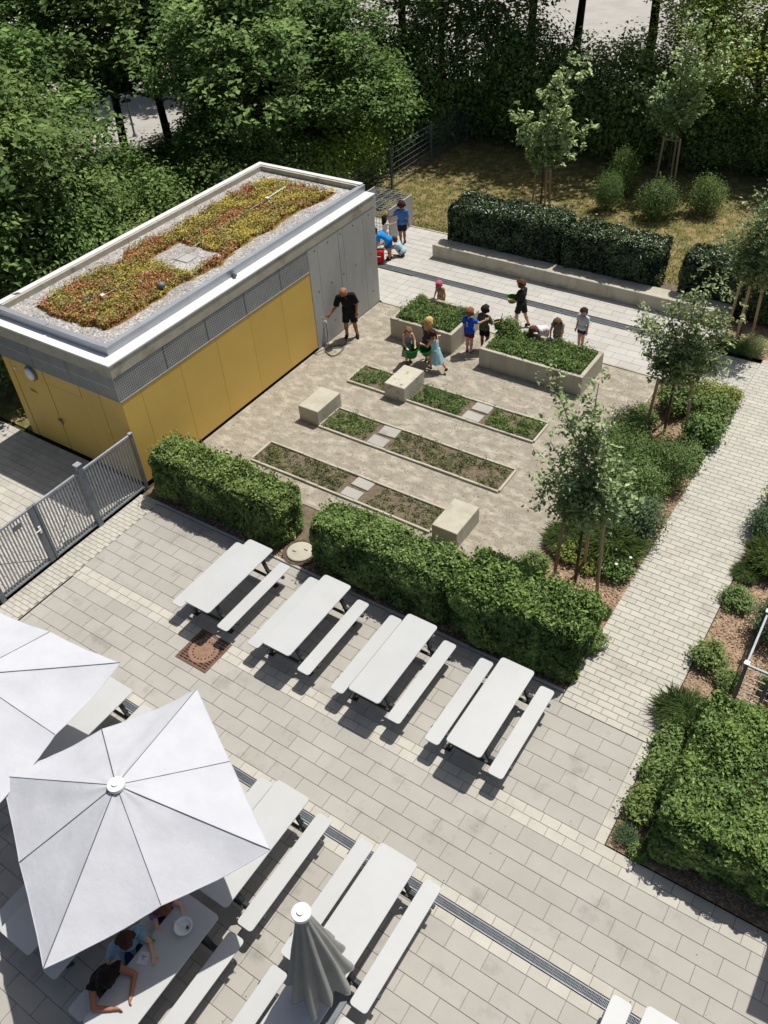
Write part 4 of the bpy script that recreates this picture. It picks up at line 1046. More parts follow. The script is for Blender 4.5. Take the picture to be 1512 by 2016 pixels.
young_tree('young tree at the far mulch bed on the right edge', -3.8, 22.45, 2.05,
  [((-.2, 0, 4.3), .2), ((-.5, .0, 3.5), .24), ((-.7, .1, 2.8), .24), ((.0, 0, 3.4), .3), ((.3, 0, 3.9), .26), ((.6, .1, 3.2), .28), ((.1, -.1, 2.3), .26), ((.5, .0, 2.4), .26), ((-.3, .0, 2.4), .24)], 6000, .108, M['pear'], [(-.42, .3), (.25, .45), (.0, -.38)], 1.95, 23, short='tree in the far mulch bed')
young_tree('young tree with large pale leaves standing on the lawn behind the hedge', -12.62, 28.14, 1.65,
  [((.75, 0, 5.3), .16), ((1.3, .1, 5.2), .16), ((.1, 0, 4.3), .24), ((-1.45, .0, 3.4), .18), ((-.8, .1, 2.5), .24), ((1.6, .0, 3.15), .2), ((.85, .1, 2.4), .26), ((-.1, .0, 3.1), .34), ((.35, .0, 4.8), .2), ((-.4, .1, 1.95), .24), ((.7, -.1, 3.3), .28), ((-.7, 0, 3.2), .24)], 4200, .19, M['walnut'], [(-.34, 0), (.32, .05), (-.02, .4)], 1.58, 24, short='pale leaved tree on the lawn')
young_tree('young tree on the lawn with a high triangular stake frame', -9.35, 32.0, 2.3,
  [((-.05, 0, 4.9), .25), ((.1, .0, 5.8), .25), ((-.6, 0, 3.6), .3), ((.9, 0, 4.0), .3), ((-1.5, 0, 3.2), .3), ((1.3, 0, 5.4), .3), ((2.0, 0, 5.6), .25), ((-.8, 0, 2.7), .28), ((.6, .1, 3.2), .3)], 5200, .16, M['walnut'], [(-.34, -.2), (.36, -.12), (.05, .36)], 1.9, 25, short='lawn tree at the upper right')

# ------------------------------------------------------------------ the belt of trees and bushes behind
def big_tree_meshes(seed, H, m, leafn=9500, size=.2, cb=.34, spread=.34, bark='bark_dark', clus=18, sig=.24):
    r1 = random.Random(seed); r0 = np.random.default_rng(seed)
    g = MB(); top = Vector((r1.gauss(0, .2), r1.gauss(0, .2), H * .8))
    tr = [Vector((0, 0, -.1)), Vector((r1.gauss(0, .08), r1.gauss(0, .08), H * .3)), Vector((r1.gauss(0, .2), r1.gauss(0, .2), H * .55)), top]
    g.tube(tr, [H * .021, H * .016, H * .011, .03], 8)
    lobes = []
    nl = 11
    for k in range(nl):
        f = k / (nl - 1); a = k * 2.4 + r1.random(); rad = H * spread * (.55 + .45 * math.sin(math.pi * min(1, .25 + f * .75))) * r1.uniform(.6, 1.05)
        if k == nl - 1: rad = .2
        z = H * (cb + (1 - cb) * (.12 + .78 * f)); c = Vector((rad * math.cos(a), rad * math.sin(a), z))
        lobes.append((c, H * r1.uniform(.11, .17)))
        b = tr[1].lerp(top, max(0, min(1, (z - H * .3) / (H * .5) - .28)))
        g.tube([b, b.lerp(c, .55) + Vector((0, 0, -.15)), c], [H * .008, H * .005, .012], 6)
        for s in range(3):
            e = c + Vector((r1.gauss(0, 1), r1.gauss(0, 1), r1.gauss(0, .7))).normalized() * H * .13
            g.tube([c, e], [.012, .005], 4)
    C, D, T = [], [], []
    per = leafn // (nl * clus)
    for c, rr in lobes:
        d = r0.normal(size=(per, 3)); d /= np.linalg.norm(d, axis=1, keepdims=True)
        q = np.array(c) + d * (rr * (.55 + .55 * r0.random(per) ** .7))[:, None] * np.array([1.25, 1.25, .85])
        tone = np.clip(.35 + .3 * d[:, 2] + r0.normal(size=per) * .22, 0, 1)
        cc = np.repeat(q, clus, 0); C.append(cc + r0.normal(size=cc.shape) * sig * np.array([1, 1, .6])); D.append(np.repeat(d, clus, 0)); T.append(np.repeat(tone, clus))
    C, D, T = np.concatenate(C), np.concatenate(D), np.concatenate(T); k = len(C)
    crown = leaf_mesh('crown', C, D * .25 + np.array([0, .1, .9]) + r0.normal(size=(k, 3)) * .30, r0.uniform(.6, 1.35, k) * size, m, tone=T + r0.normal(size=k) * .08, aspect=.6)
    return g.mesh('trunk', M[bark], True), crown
TREES = {
 'a': big_tree_meshes(101, 9.0, M['forest'], 15000, .235),
 'b': big_tree_meshes(102, 9.5, M['forest'], 14000, .235, cb=.36, spread=.30),
 'c': big_tree_meshes(103, 8.5, M['forest_dark'], 14500, .22, cb=.28, spread=.32),
 'd': big_tree_meshes(104, 8.0, M['forest_dark'], 13500, .20, cb=.16, spread=.28),
 't': big_tree_meshes(106, 12.0, M['forest_dark'], 13000, .22, cb=.52, spread=.20),
 'y': big_tree_meshes(105, 8.0, M['forest_yellow'], 20000, .15, cb=.14, spread=.27, sig=.28),
}
def forest(kind, x, y, s, label):
    tr, cr = TREES[kind]
    t = thing('tree', label, 'tree', (x, y, -.08), rnd.random() * 6.28, 'trees of the belt behind the school garden'); t.scale = (s, s, s * rnd.uniform(.94, 1.06))
    put('trunk', tr, t); put('crown', cr, t, kind='stuff')
    return t
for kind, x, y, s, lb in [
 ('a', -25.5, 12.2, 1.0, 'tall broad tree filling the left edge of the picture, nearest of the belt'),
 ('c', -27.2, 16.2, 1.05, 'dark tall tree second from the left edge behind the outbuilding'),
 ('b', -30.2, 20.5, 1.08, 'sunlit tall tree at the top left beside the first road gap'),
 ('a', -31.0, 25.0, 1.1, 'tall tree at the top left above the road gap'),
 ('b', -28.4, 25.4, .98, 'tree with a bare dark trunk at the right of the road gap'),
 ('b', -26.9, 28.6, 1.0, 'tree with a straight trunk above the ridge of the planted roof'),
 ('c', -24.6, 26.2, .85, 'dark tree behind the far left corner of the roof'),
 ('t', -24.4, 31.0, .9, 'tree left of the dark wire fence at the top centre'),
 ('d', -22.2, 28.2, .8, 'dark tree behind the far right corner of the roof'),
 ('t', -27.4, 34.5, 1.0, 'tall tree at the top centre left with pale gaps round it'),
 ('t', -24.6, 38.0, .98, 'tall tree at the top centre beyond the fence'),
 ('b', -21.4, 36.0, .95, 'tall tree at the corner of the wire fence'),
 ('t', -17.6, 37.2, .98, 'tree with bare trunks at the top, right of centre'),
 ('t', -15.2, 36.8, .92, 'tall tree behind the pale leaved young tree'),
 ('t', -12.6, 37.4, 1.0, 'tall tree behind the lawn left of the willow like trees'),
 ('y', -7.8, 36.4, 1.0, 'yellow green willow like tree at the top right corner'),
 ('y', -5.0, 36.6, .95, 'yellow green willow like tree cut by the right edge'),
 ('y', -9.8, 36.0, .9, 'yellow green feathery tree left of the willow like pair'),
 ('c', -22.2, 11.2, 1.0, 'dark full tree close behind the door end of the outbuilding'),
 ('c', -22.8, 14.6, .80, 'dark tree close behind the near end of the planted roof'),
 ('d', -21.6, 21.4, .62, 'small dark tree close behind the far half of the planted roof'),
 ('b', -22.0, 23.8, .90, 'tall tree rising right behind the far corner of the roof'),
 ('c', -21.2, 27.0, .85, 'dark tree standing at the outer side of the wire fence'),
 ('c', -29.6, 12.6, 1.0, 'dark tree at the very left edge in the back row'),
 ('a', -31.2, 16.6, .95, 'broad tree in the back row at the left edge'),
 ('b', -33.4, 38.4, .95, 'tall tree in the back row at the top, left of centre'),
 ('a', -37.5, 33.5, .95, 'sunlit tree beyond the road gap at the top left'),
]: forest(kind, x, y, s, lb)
BB = {
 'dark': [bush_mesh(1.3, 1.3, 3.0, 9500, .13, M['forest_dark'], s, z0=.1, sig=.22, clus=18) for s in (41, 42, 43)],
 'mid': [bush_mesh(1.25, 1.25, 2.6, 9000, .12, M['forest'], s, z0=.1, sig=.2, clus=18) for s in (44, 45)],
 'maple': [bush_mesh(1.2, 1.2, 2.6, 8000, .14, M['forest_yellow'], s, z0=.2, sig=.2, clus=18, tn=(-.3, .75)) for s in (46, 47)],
}
BST = stems_mesh(2.4, 6, 9, r=.035, spread=.4)
def big_bush(kind, x, y, s, label, sz=1.0):
    t = thing('shrub', label, 'shrub', (x, y, -.08), rnd.random() * 6, 'tall shrubs of the tree belt'); t.scale = (s, s, s * sz)
    put('foliage', rnd.choice(BB[kind]), t, kind='stuff'); put('stem', BST, t)
k = 0
where = ['at the left edge behind the outbuilding', 'behind the left end of the planted roof', 'behind the middle of the planted roof', 'behind the right end of the planted roof']
for kind, x, y, s, sz, lb in [
 ('dark', -20.3, 11.6, 1.05, 1.1, 'dark shrub right behind the door end of the outbuilding'),
 ('dark', -21.4, 14.2, 1.15, 1.15, 'dark shrub behind the near third of the planted roof'),
 ('mid', -20.3, 16.2, 1.0, 1.05, 'green shrub close to the back wall behind the roof hatch'),
 ('dark', -21.6, 18.4, 1.1, 1.0, 'dark shrub behind the middle of the planted roof'),
 ('dark', -20.5, 20.6, 1.0, 1.0, 'dark shrub behind the far half of the planted roof'),
 ('mid', -22.6, 21.8, 1.0, .95, 'green shrub below the road gap at the upper left'),
 ('dark', -21.0, 23.4, 1.05, 1.0, 'dark shrub behind the far corner of the planted roof'),
 ('dark', -23.6, 16.4, 1.25, 1.1, 'large dark shrub in the second row behind the roof'),
 ('dark', -24.0, 11.0, 1.3, 1.2, 'large dark shrub low at the left edge'),
 ('dark', -25.4, 19.8, 1.1, .9, 'dark shrub under the road gap on the left'),
 ('dark', -26.2, 22.6, 1.0, .75, 'low dark shrub at the foot of the road gap'),
 ('dark', -24.4, 23.8, 1.1, .95, 'dark shrub left of the bare trunk'),
 ('mid', -22.8, 25.6, 1.05, 1.0, 'green shrub between roof corner and wire fence'),
 ('maple', -20.2, 24.6, .95, .95, 'yellow green maple shrub hanging over the near end of the wire fence'),
 ('maple', -20.3, 27.0, 1.0, 1.05, 'yellow green maple shrub leaning over the middle of the wire fence'),
 ('dark', -20.8, 29.6, 1.15, 1.2, 'dark shrub behind the far part of the wire fence'),
 ('dark', -20.6, 32.4, 1.25, 1.2, 'dark shrub behind the corner of the wire fence'),
 ('dark', -18.6, 34.8, 1.35, 1.2, 'dark shrub at the back left of the lawn'),
 ('dark', -16.4, 34.6, 1.3, 1.15, 'dark shrub at the back of the lawn left of the pale leaved tree'),
 ('mid', -14.4, 34.8, 1.3, 1.1, 'green shrub directly behind the pale leaved tree'),
 ('mid', -12.4, 34.6, 1.3, 1.2, 'green shrub at the back of the lawn right of the pale leaved tree'),
 ('mid', -10.8, 34.6, 1.2, 1.2, 'green shrub behind the triangular stake frame'),
 ('mid', -8.8, 34.9, 1.1, 1.0, 'green shrub under the willow like trees'),
 ('mid', -6.6, 35.2, 1.1, .9, 'green shrub at the back right of the lawn'),
 ('mid', -4.4, 35.0, 1.0, .9, 'green shrub at the right edge behind the lawn'),
 ('dark', -22.6, 33.6, 1.2, 1.0, 'dark shrub beyond the fence corner on the outer side'),
 ('mid', -24.8, 29.6, 1.0, .8, 'low green shrub at the foot of the straight trunk'),
 ('mid', -27.6, 13.8, 1.3, 1.0, 'broad green shrub under the trees at the left edge'),
 ('dark', -28.6, 18.0, 1.2, .9, 'dark shrub under the second tree from the left edge'),
 ('dark', -26.0, 9.8, 1.2, 1.0, 'dark shrub lowest at the left edge of the belt'),
 ('mid', -29.2, 15.4, 1.25, 1.2, 'green shrub in the third row at the left edge'),
]: big_bush(kind, x, y, s, lb, sz)
# dark wire fence beside the lawn
t = thing('wire_fence', 'dark double rod wire fence along the left side of the lawn', 'fence', (-18.7, 27.5, 0))
for k in range(6):
    y = 21.5 + 3.0 * k - 27.5
    MB().bb(-.035, .035, y - .035, y + .035, -.1, 1.62).build('post', M['fence_dark'], t)
for k in range(5):
    y0, y1 = 21.5 + 3 * k - 27.5 + .04, 21.5 + 3 * (k + 1) - 27.5 - .04; g = MB()
    for q in range(8): g.bb(-.008, .008, y0, y1, .08 + q * .205, .090 + q * .205)
    n = 14
    for q in range(n): g.bb(-.004, .004, y0 + (q + .5) * (y1 - y0) / n - .004, y0 + (q + .5) * (y1 - y0) / n + .004, .08, 1.55)
    g.build('wire_panel', M['fence_dark'], t)
# steel cage by the far corner of the plaza
t = thing('bin_enclosure', 'grey bin enclosure with a wire lid beside the far children', 'bin enclosure', (-17.0, 24.3, 0))
MB().bb(.78, .82, -.75, .75, .0, 1.12).build('side_panel', M['concrete'], t)
MB().bb(-.82, -.78, -.75, .75, .0, 1.12).build('side_panel', M['concrete'], t)
g = MB()
for q in range(12): g.bb(-.78, .78, -.75 + q * .136 - .006, -.75 + q * .136 + .006, 1.10, 1.115)
for q in range(7): g.bb(-.78 + q * .26 - .005, -.78 + q * .26 + .005, -.75, .75, 1.098, 1.112)
g.build('wire_lid', M['galv'], t)
g = MB()
for q in range(9): g.bb(-.78, .78, -.757, -.745, .05 + q * .13, .062 + q * .13)
for q in range(13): g.bb(-.78 + q * .13 - .005, -.78 + q * .13 + .005, -.760, -.748, .02, 1.12)
g.build('wire_front', M['galv'], t)
# wire railing on the right
t = thing('railing', 'galvanised wire mesh railing at the right edge of the picture', 'railing', (-.33, 10.6, 0))
def mesh_panel(p, q, h=1.0):
    p, q = Vector(p), Vector(q); g = MB(); d = q - p; n = max(2, int(d.length / .2))
    for k in range(5): g.bar(p + Vector((0, 0, .12 + k * .2)), q + Vector((0, 0, .12 + k * .2)), .012)
    for k in range(n + 1): g.bar(p + d * (k / n) + Vector((.004, .004, .1)), p + d * (k / n) + Vector((.004, .004, h)), .008)
    g.build('wire_panel', M['galv'], t)
    MB().bar(p + Vector((0, 0, h)), q + Vector((0, 0, h)), .035).build('top_rail', M['galv'], t)
mesh_panel((0, .03, 0), (-.03, 5.5, 0)); mesh_panel((.03, 0, 0), (2.2, -.05, 0))
for (a, b) in ((0, 0), (-.01, 1.35), (-.02, 2.8), (-.03, 4.2), (.42, -.01), (1.6, -.03)):
    pp = MB().bb(a - .03, a + .03, b - .03, b + .03, -.05, 1.04).build('post', M['galv_dark'], t)
    MB().bb(a - .045, a + .045, b - .045, b + .045, 1.04, 1.065).build('post_cap', M['white_metal'], pp)
# two thin posts by the road
for x, y, h, lb in ((-33.2, 27.6, 3.2, 'thin dark post at the road edge, left of two'), (-31.2, 27.8, 1.5, 'short dark post at the road edge beside the taller one')):
    t = thing('road_post', lb, 'post', (x, y, 0)); MB().tube([(0, 0, 0), (0, 0, h)], .05, 8).build('pole', M['galv_dark'], t); MB().lathe([(.10, 0), (.10, .05)], 12).build('foot', M['galv_dark'], t)
    if h > 2: MB().box((0, 0, h - .25), (.04, .45, .45), ch=.01).build('sign_plate', M['galv'], t)

# ------------------------------------------------------------------ people
SKIN = {k: mat('skin_' + k, srgb(*c), rough=.6, spec=.25) for k, c in {'light': (214, 168, 142), 'mid': (196, 146, 116), 'tan': (164, 112, 82)}.items()}
EYE = mat('eye_dark', srgb(30, 24, 22), rough=.2); LIP = mat('lips', srgb(160, 92, 84), rough=.5)
def capsule(mb, a, b, ra, rb, n=10):
    a, b = Vector(a), Vector(b); d = b - a; L = d.length
    t = d / L if L > 1e-6 else Vector((0, 0, 1))
    u = (Vector((1, 0, 0)) if abs(t.x) < .8 else Vector((0, 1, 0))); u = (u - t * u.dot(t)).normalized(); w = t.cross(u)
    rings = []
    for k in range(1, 4): f = k / 4 * math.pi / 2; rings.append((a - t * ra * math.cos(f), ra * math.sin(f)))
    rings.append((a, ra)); rings.append((b, rb))
    for k in range(3, 0, -1): f = k / 4 * math.pi / 2; rings.append((b + t * rb * math.cos(f), rb * math.sin(f)))
    o = len(mb.v)
    vs = [c + (u * math.cos(math.tau * k / n) + w * math.sin(math.tau * k / n)) * r for c, r in rings for k in range(n)]
    vs += [a - t * ra, b + t * rb]; m = len(rings)
    fs = [(i * n + k, i * n + (k + 1) % n, (i + 1) * n + (k + 1) % n, (i + 1) * n + k) for i in range(m - 1) for k in range(n)]
    fs += [((k + 1) % n, k, m * n) for k in range(n)] + [((m - 1) * n + k, (m - 1) * n + (k + 1) % n, m * n + 1) for k in range(n)]
    mb.add(vs, fs)
def remesh(mb, voxel):
    me = mb.mesh('tmp', M['dark']); o = bpy.data.objects.new('tmp', me); COL.objects.link(o)
    m = o.modifiers.new('r', 'REMESH'); m.mode = 'VOXEL'; m.voxel_size = voxel; m.use_smooth_shade = True
    s = o.modifiers.new('s', 'SMOOTH'); s.factor = .5; s.iterations = 3
    dg = bpy.context.evaluated_depsgraph_get()
    r = bpy.data.meshes.new_from_object(o.evaluated_get(dg)); bpy.data.objects.remove(o); r.materials.clear()
    return r
def person(label, loc, face, h=1.25, skin='mid', pose=None, shirt=None, sleeve=.65, shorts=None, leg=.6, shoes=(60, 56, 54), hair=(70, 50, 36), hairlen=0,
           cap=None, dress=None, kid=True, stripe=None, socks=None, ponytail=False, voxel=None, low_waist=False):
    """face: direction the front points to, in degrees counter-clockwise from +X.  One continuous body, clothes and hair as children."""
    P = dict(lean=0, side=0, head=0, turn=0, armL=((-.03, 0, -.17), (-.01, .03, -.15)), armR=((.03, 0, -.17), (.01, .03, -.15)),
             legL=((0, .01, -.235), (0, -.01, -.235)), legR=((0, .01, -.235), (0, -.01, -.235)), hipz=.515)
    P.update(pose or {})
    hs = 1.22 if kid else 1.0
    piv = Vector((0, 0, P['hipz']))
    rot = Matrix.Rotation(-R(P['lean']), 3, 'X') @ Matrix.Rotation(R(P['side']), 3, 'Y') @ Matrix.Rotation(R(P['turn']), 3, 'Z')
    up = lambda x, y, z: piv + rot @ Vector((x, y, z))
    V = Vector
    caps = []                                    # (a, b, ra, rb, zone)
    sw = .092 if kid else .108
    belly, chest = up(0, 0, .10), up(0, .004, .215)
    caps += [(up(-.035, 0, .02), up(.035, 0, .02), .068, .068, 'hips'), (up(0, 0, .02), belly, .075, .067, 'torso'), (belly, chest, .067, .078, 'torso'),
             (up(-.03, 0, .11), up(-.045, .0, .225), .055, .058, 'torso'), (up(.03, 0, .11), up(.045, .0, .225), .055, .058, 'torso'),
             (up(-sw, -.005, .278), up(sw, -.005, .278), .040, .040, 'torso'), (up(0, -.008, .27), up(0, .0, .345), .038, .029, 'neck')]
    hr = Matrix.Rotation(-R(P['lean'] + P['head']), 3, 'X') @ Matrix.Rotation(R(P['side']), 3, 'Y') @ Matrix.Rotation(R(P['turn'] + P.get('look', 0)), 3, 'Z')
    hc = up(0, .0, .345) + hr @ V((0, .012, .062 * hs))
    H = lambda x, y, z: hc + hr @ V((x * hs, y * hs, z * hs))
    caps += [(H(0, -.012, .012), H(0, .012, .018), .060 * hs, .056 * hs, 'head'), (H(0, .018, -.030), H(0, .028, -.042), .040 * hs, .032 * hs, 'head'),
             (H(0, .062, .002), H(0, .072, -.010), .008 * hs, .011 * hs, 'head'), (H(-.062, -.004, .004), H(-.064, -.008, -.010), .010 * hs, .012 * hs, 'head'), (H(.062, -.004, .004), H(.064, -.008, -.010), .010 * hs, .012 * hs, 'head')]
    W = {}
    for s, nm in ((-1, 'L'), (1, 'R')):
        sh = up(s * (sw + .012), -.004, .272); e = sh + V(P['arm' + nm][0]); w = e + V(P['arm' + nm][1]); W[nm] = w
        caps += [(sh, e, .035, .027, 'uarm'), (e, w, .027, .0185, 'farm')]
        d = (w - e).normalized(); sd = d.cross(V((0, 1, 0)) if abs(d.y) < .8 else V((0, 0, 1))).normalized(); nn = sd.cross(d)
        for q in (-.5, .5): caps.append((w + d * .004 + sd * q * .014, w + d * .040 + sd * q * .024, .013, .013, 'hand'))
        for q, ln in ((-1.5, .034), (-.5, .041), (.5, .043), (1.5, .036)):
            b = w + d * .045 + sd * q * .0125; k1 = b + d * ln * .55 + nn * .004; caps += [(b, k1, .0068, .0062, 'hand'), (k1, k1 + (d * .8 + nn * .6) * ln * .5, .0062, .0055, 'hand')]
        tb = w + d * .012 + sd * .020 * s; caps.append((tb, tb + (d * .75 + sd * .7 * s + nn * .3) * .036, .0085, .0065, 'hand'))
        hp = V((s * .047, 0, P['hipz'] - .01)); k = hp + V(P['leg' + nm][0]); a = k + V(P['leg' + nm][1])
        caps += [(hp, k, .060, .040, 'thigh'), (k, k.lerp(a, .35), .038, .037, 'shin'), (k.lerp(a, .35), a, .037, .023, 'shin')]
        ft = V(P.get('foot' + nm, (s * .012, .085, -.022))); caps += [(a + V((0, -.012, -.016)), a + ft * .6, .025, .024, 'foot'), (a + ft * .6, a + ft, .024, .018, 'foot')]
    mb = MB()
    for a, b, ra, rb, z in caps: capsule(mb, a * h, b * h, ra * h, rb * h)
    me = remesh(mb, voxel or (.0105 if kid else .012))
    n = len(me.vertices); co = np.empty(n * 3); me.vertices.foreach_get('co', co); co = co.reshape(-1, 3) / h
    no = np.empty(n * 3); me.vertices.foreach_get('normal', no); no = no.reshape(-1, 3)
    best = np.full(n, 9.0); zone = np.empty(n, object); tt = np.zeros(n)
    for a, b, ra, rb, z in caps:
        a_, d_ = np.array(a), np.array(b - a); t_ = np.clip(((co - a_) @ d_) / (d_ @ d_ + 1e-9), 0, 1)
        ds = np.linalg.norm(co - a_ - t_[:, None] * d_, axis=1) - (ra + (rb - ra) * t_)
        m = ds < best; best[m] = ds[m]; zone[m] = z; tt[m] = t_[m]
    t = thing('person', label, 'person', loc, R(face - 90), None)
    me.materials.append(SKIN[skin]); me.name = 'body'
    body = put('body', me, t)
    fv = [tuple(p.vertices) for p in me.polygons]
    def garment(name, mask, off, m, flare=None):
        keep = [f for f in fv if all(mask[i] for i in f)]
        if not keep: return None
        used = sorted({i for f in keep for i in f}); ix = {v: k for k, v in enumerate(used)}
        o_ = np.full(n, off) + .004 * np.array([mn.noise(Vector(tuple(c * 22))) + .6 * mn.noise(Vector((c[0] * 9, c[1] * 9, c[2] * 50))) for c in co]); 
        if flare is not None: o_ = o_ + flare
        vs = co[used] * h + no[used] * (o_[used] * h)[:, None]
        gm = bpy.data.meshes.new(name); gm.from_pydata([tuple(v) for v in vs], [], [tuple(ix[i] for i in f) for f in keep])
        gm.polygons.foreach_set('use_smooth', [True] * len(keep)); gm.materials.append(m); gm.update()
        return put(name, gm, t)
    zin = lambda *a: np.isin(zone.astype(str), a)
    rp = np.array(rot.transposed()); loc_up = (co - np.array(piv)) @ np.array(rot)          # torso frame
    sh_o = None
    if shirt:
        mk = (zin('torso', 'hips') & (loc_up[:, 2] > (-.04 if not low_waist else -.07))) | (zin('uarm') & (tt < sleeve)) | (zin('neck') & (tt < .25))
        mk |= zin('thigh') & (loc_up[:, 2] > -.03)
        sh_o = garment('shirt', mk, .011, fabric(*shirt), np.where(loc_up[:, 2] < .06, .008, 0.0) + np.where(zin('uarm'), .006 + .006 * tt, 0))
    if shorts:
        mk = (zin('hips') | (zin('torso') & (loc_up[:, 2] < .06))) | (zin('thigh') & (tt < leg))
        if leg > 1: mk |= zin('thigh') | (zin('shin') & (tt < leg - 1))
        so = garment('shorts' if leg <= 1 else 'trousers', mk, .008, fabric(*shorts), np.where(zin('thigh'), .004 + .010 * tt, 0))
        if stripe:
            st = MB()
            for s in (1,):
                hp = V((s * .047, 0, P['hipz'] - .01)); k = hp + V(P['legR'][0]); st.bar((hp + V((.072, 0, -.02))) * h, (hp.lerp(k, .9) + V((.064, 0, 0))) * h, .012, .045 * h)
            st.build('stripe', fabric(*stripe), so)
    if dress:
        c0, kn = dress
        mk = (zin('torso', 'hips') & (loc_up[:, 2] < .25)) 
        garment('dress', mk, .010, fabric(*c0))
        g = MB(); rows = 7; N = 26; ln = kn
        for i in range(rows + 1):
            f = i / rows; z = .07 - (ln + .07) * f; r = .086 + .075 * f
            for k in range(N):
                a = math.tau * k / N; rr = r * (1 + .10 * f * math.sin(a * 7 + 1)) 
                c = up(0, 0, max(z, 0)) + V((0, P.get('skirt', 0) * f, min(z, 0))); g.v.append(tuple((c + V((rr * math.cos(a), rr * .85 * math.sin(a), 0))) * h))
        for i in range(rows):
            for k in range(N): g.f.append((i * N + k, i * N + (k + 1) % N, (i + 1) * N + (k + 1) % N, (i + 1) * N + k)); g.mi.append(0)
        g.build('skirt', fabric(*c0), t, smooth=True)
    if shoes: garment('shoes', zin('foot') | (zin('shin') & (tt > .93)), .006, fabric(*shoes))
    if socks: garment('socks', zin('shin') & (tt > .7), .004, fabric(*socks))
    hl = (co - np.array(hc)) @ np.array(hr) / hs
    hmask = zin('head', 'neck') & (hl[:, 2] > -.075) & ((hl[:, 1] < .004) & (hl[:, 2] > -.055 - .2 * hl[:, 1]) | (hl[:, 2] > .040 - .0 * hl[:, 1]) ) & ~((hl[:, 2] < -.02) & (np.abs(hl[:, 0]) > .055) & (hl[:, 1] > -.02))
    if hair:
        hm = fabric(*hair)
        ho = garment('hair', hmask, .016 * hs, hm, .006 * np.sin(hl[:, 0] * 140) * np.sin(hl[:, 2] * 60))
        if hairlen and ho:
            g = MB(); n2 = 9
            for k in range(n2):
                a = (k / (n2 - 1) - .5) * 2.6; x, y = .062 * math.sin(a), -.052 * math.cos(a)
                p0 = H(x, y, .03); p1 = H(x * 1.15, y * 1.1, -.05); p2 = p1 + V((x * .25, -.012 - abs(P['lean']) * .0003, -hairlen))
                g.tube([p0 * h, p1 * h, p1.lerp(p2, .5) * h, p2 * h], [.018 * h * hs, .024 * h * hs, .024 * h, .012 * h], 7)
            g.build('long_hair', hm, ho, smooth=True)
        if ponytail and ho:
            g = MB(); p0 = H(0, -.068, .02); d = hr @ V((0, -1, 0))
            g.tube([p0 * h, (p0 + d * .05 + V((0, 0, -.02))) * h, (p0 + d * .06 + V((0, 0, -.12))) * h, (p0 + d * .05 + V((0, 0, -.20))) * h], [.018 * h, .026 * h, .020 * h, .008 * h], 8)
            g.build('ponytail', hm, ho, smooth=True)
    if cap:
        co_ = garment('cap', zin('head') & (hl[:, 2] > -.005 - .35 * hl[:, 1]), .020 * hs, fabric(*cap))
    eg = MB()
    for s in (-1, 1): eg.ball(tuple(H(s * .022, .0605, .012) * h), .0085 * h, (1, .7, .8), 8, 6)
    eg.build('eyes', EYE, body)
    MB().ball(tuple(H(0, .059, -.032) * h), .014 * h, (1, .45, .32), 8, 6).build('mouth', LIP, body)
    return t, W, {'up': up, 'H': H, 'shirt': sh_o, 'h': h}
def world_of(t, v, h): 
    c, s = math.cos(t.rotation_euler.z), math.sin(t.rotation_euler.z); v = v * h
    return Vector((t.location.x + c * v.x - s * v.y, t.location.y + s * v.x + c * v.y, t.location.z + v.z))
GREEN = mat('green_plastic', srgb(20, 118, 46), srgb(16, 104, 40), 4, rough=.45)
def tub(loc, label, r=.17, h=.24, group='green plastic tubs carried by the children', rx=0, rz=0):
    t = thing('tub', label, 'tub', loc, rz, group); t.rotation_euler = (rx, 0, rz)
    MB().lathe([(0, .002), (r * .74, 0), (r * .99, h - .02), (r * 1.06, h - .015), (r * 1.06, h), (r * .99, h), (r * .72, .012), (0, .012)], 26, close=False).build('bowl', GREEN, t, smooth=False)
    for s in (-1, 1):
        MB().tube([(s * r * 1.0, -.05, h - .02), (s * (r + .045), -.045, h + .0), (s * (r + .055), 0, h + .005), (s * (r + .045), .045, h), (s * r * 1.0, .05, h - .02)], .010, 6).build('handle', GREEN, t)
    return t
def trowel(loc, label, rx, rz):
    t = thing('trowel', label, 'hand shovel', loc); t.rotation_euler = (rx, 0, rz)
    MB().tube([(0, 0, 0), (0, 0, .20)], .013, 7).build('handle', M['frame'], t)
    MB().prism([(-.035, -.004), (.035, -.004), (.035, .004), (-.035, .004)], .20, .32, ch=.002).build('blade', M['frame'], t)
    return t

# the man at the tap
person('bald man in black shirt and shorts leaning down to the wall tap', (-13.70, 17.62, 0), -58, 1.76, 'tan',
       dict(lean=14, side=8, head=22, look=-20, armR=((.06, .02, -.165), (.10, .06, -.10)), armL=((-.05, -.03, -.165), (.01, .04, -.14)), legL=((-.02, .02, -.24), (-.03, -.01, -.23)), legR=((.03, .02, -.24), (.0, -.02, -.23))),
       shirt=(24, 24, 27), sleeve=.85, shorts=(28, 27, 30), leg=.9, shoes=(26, 24, 24), hair=None, kid=False, low_waist=True)
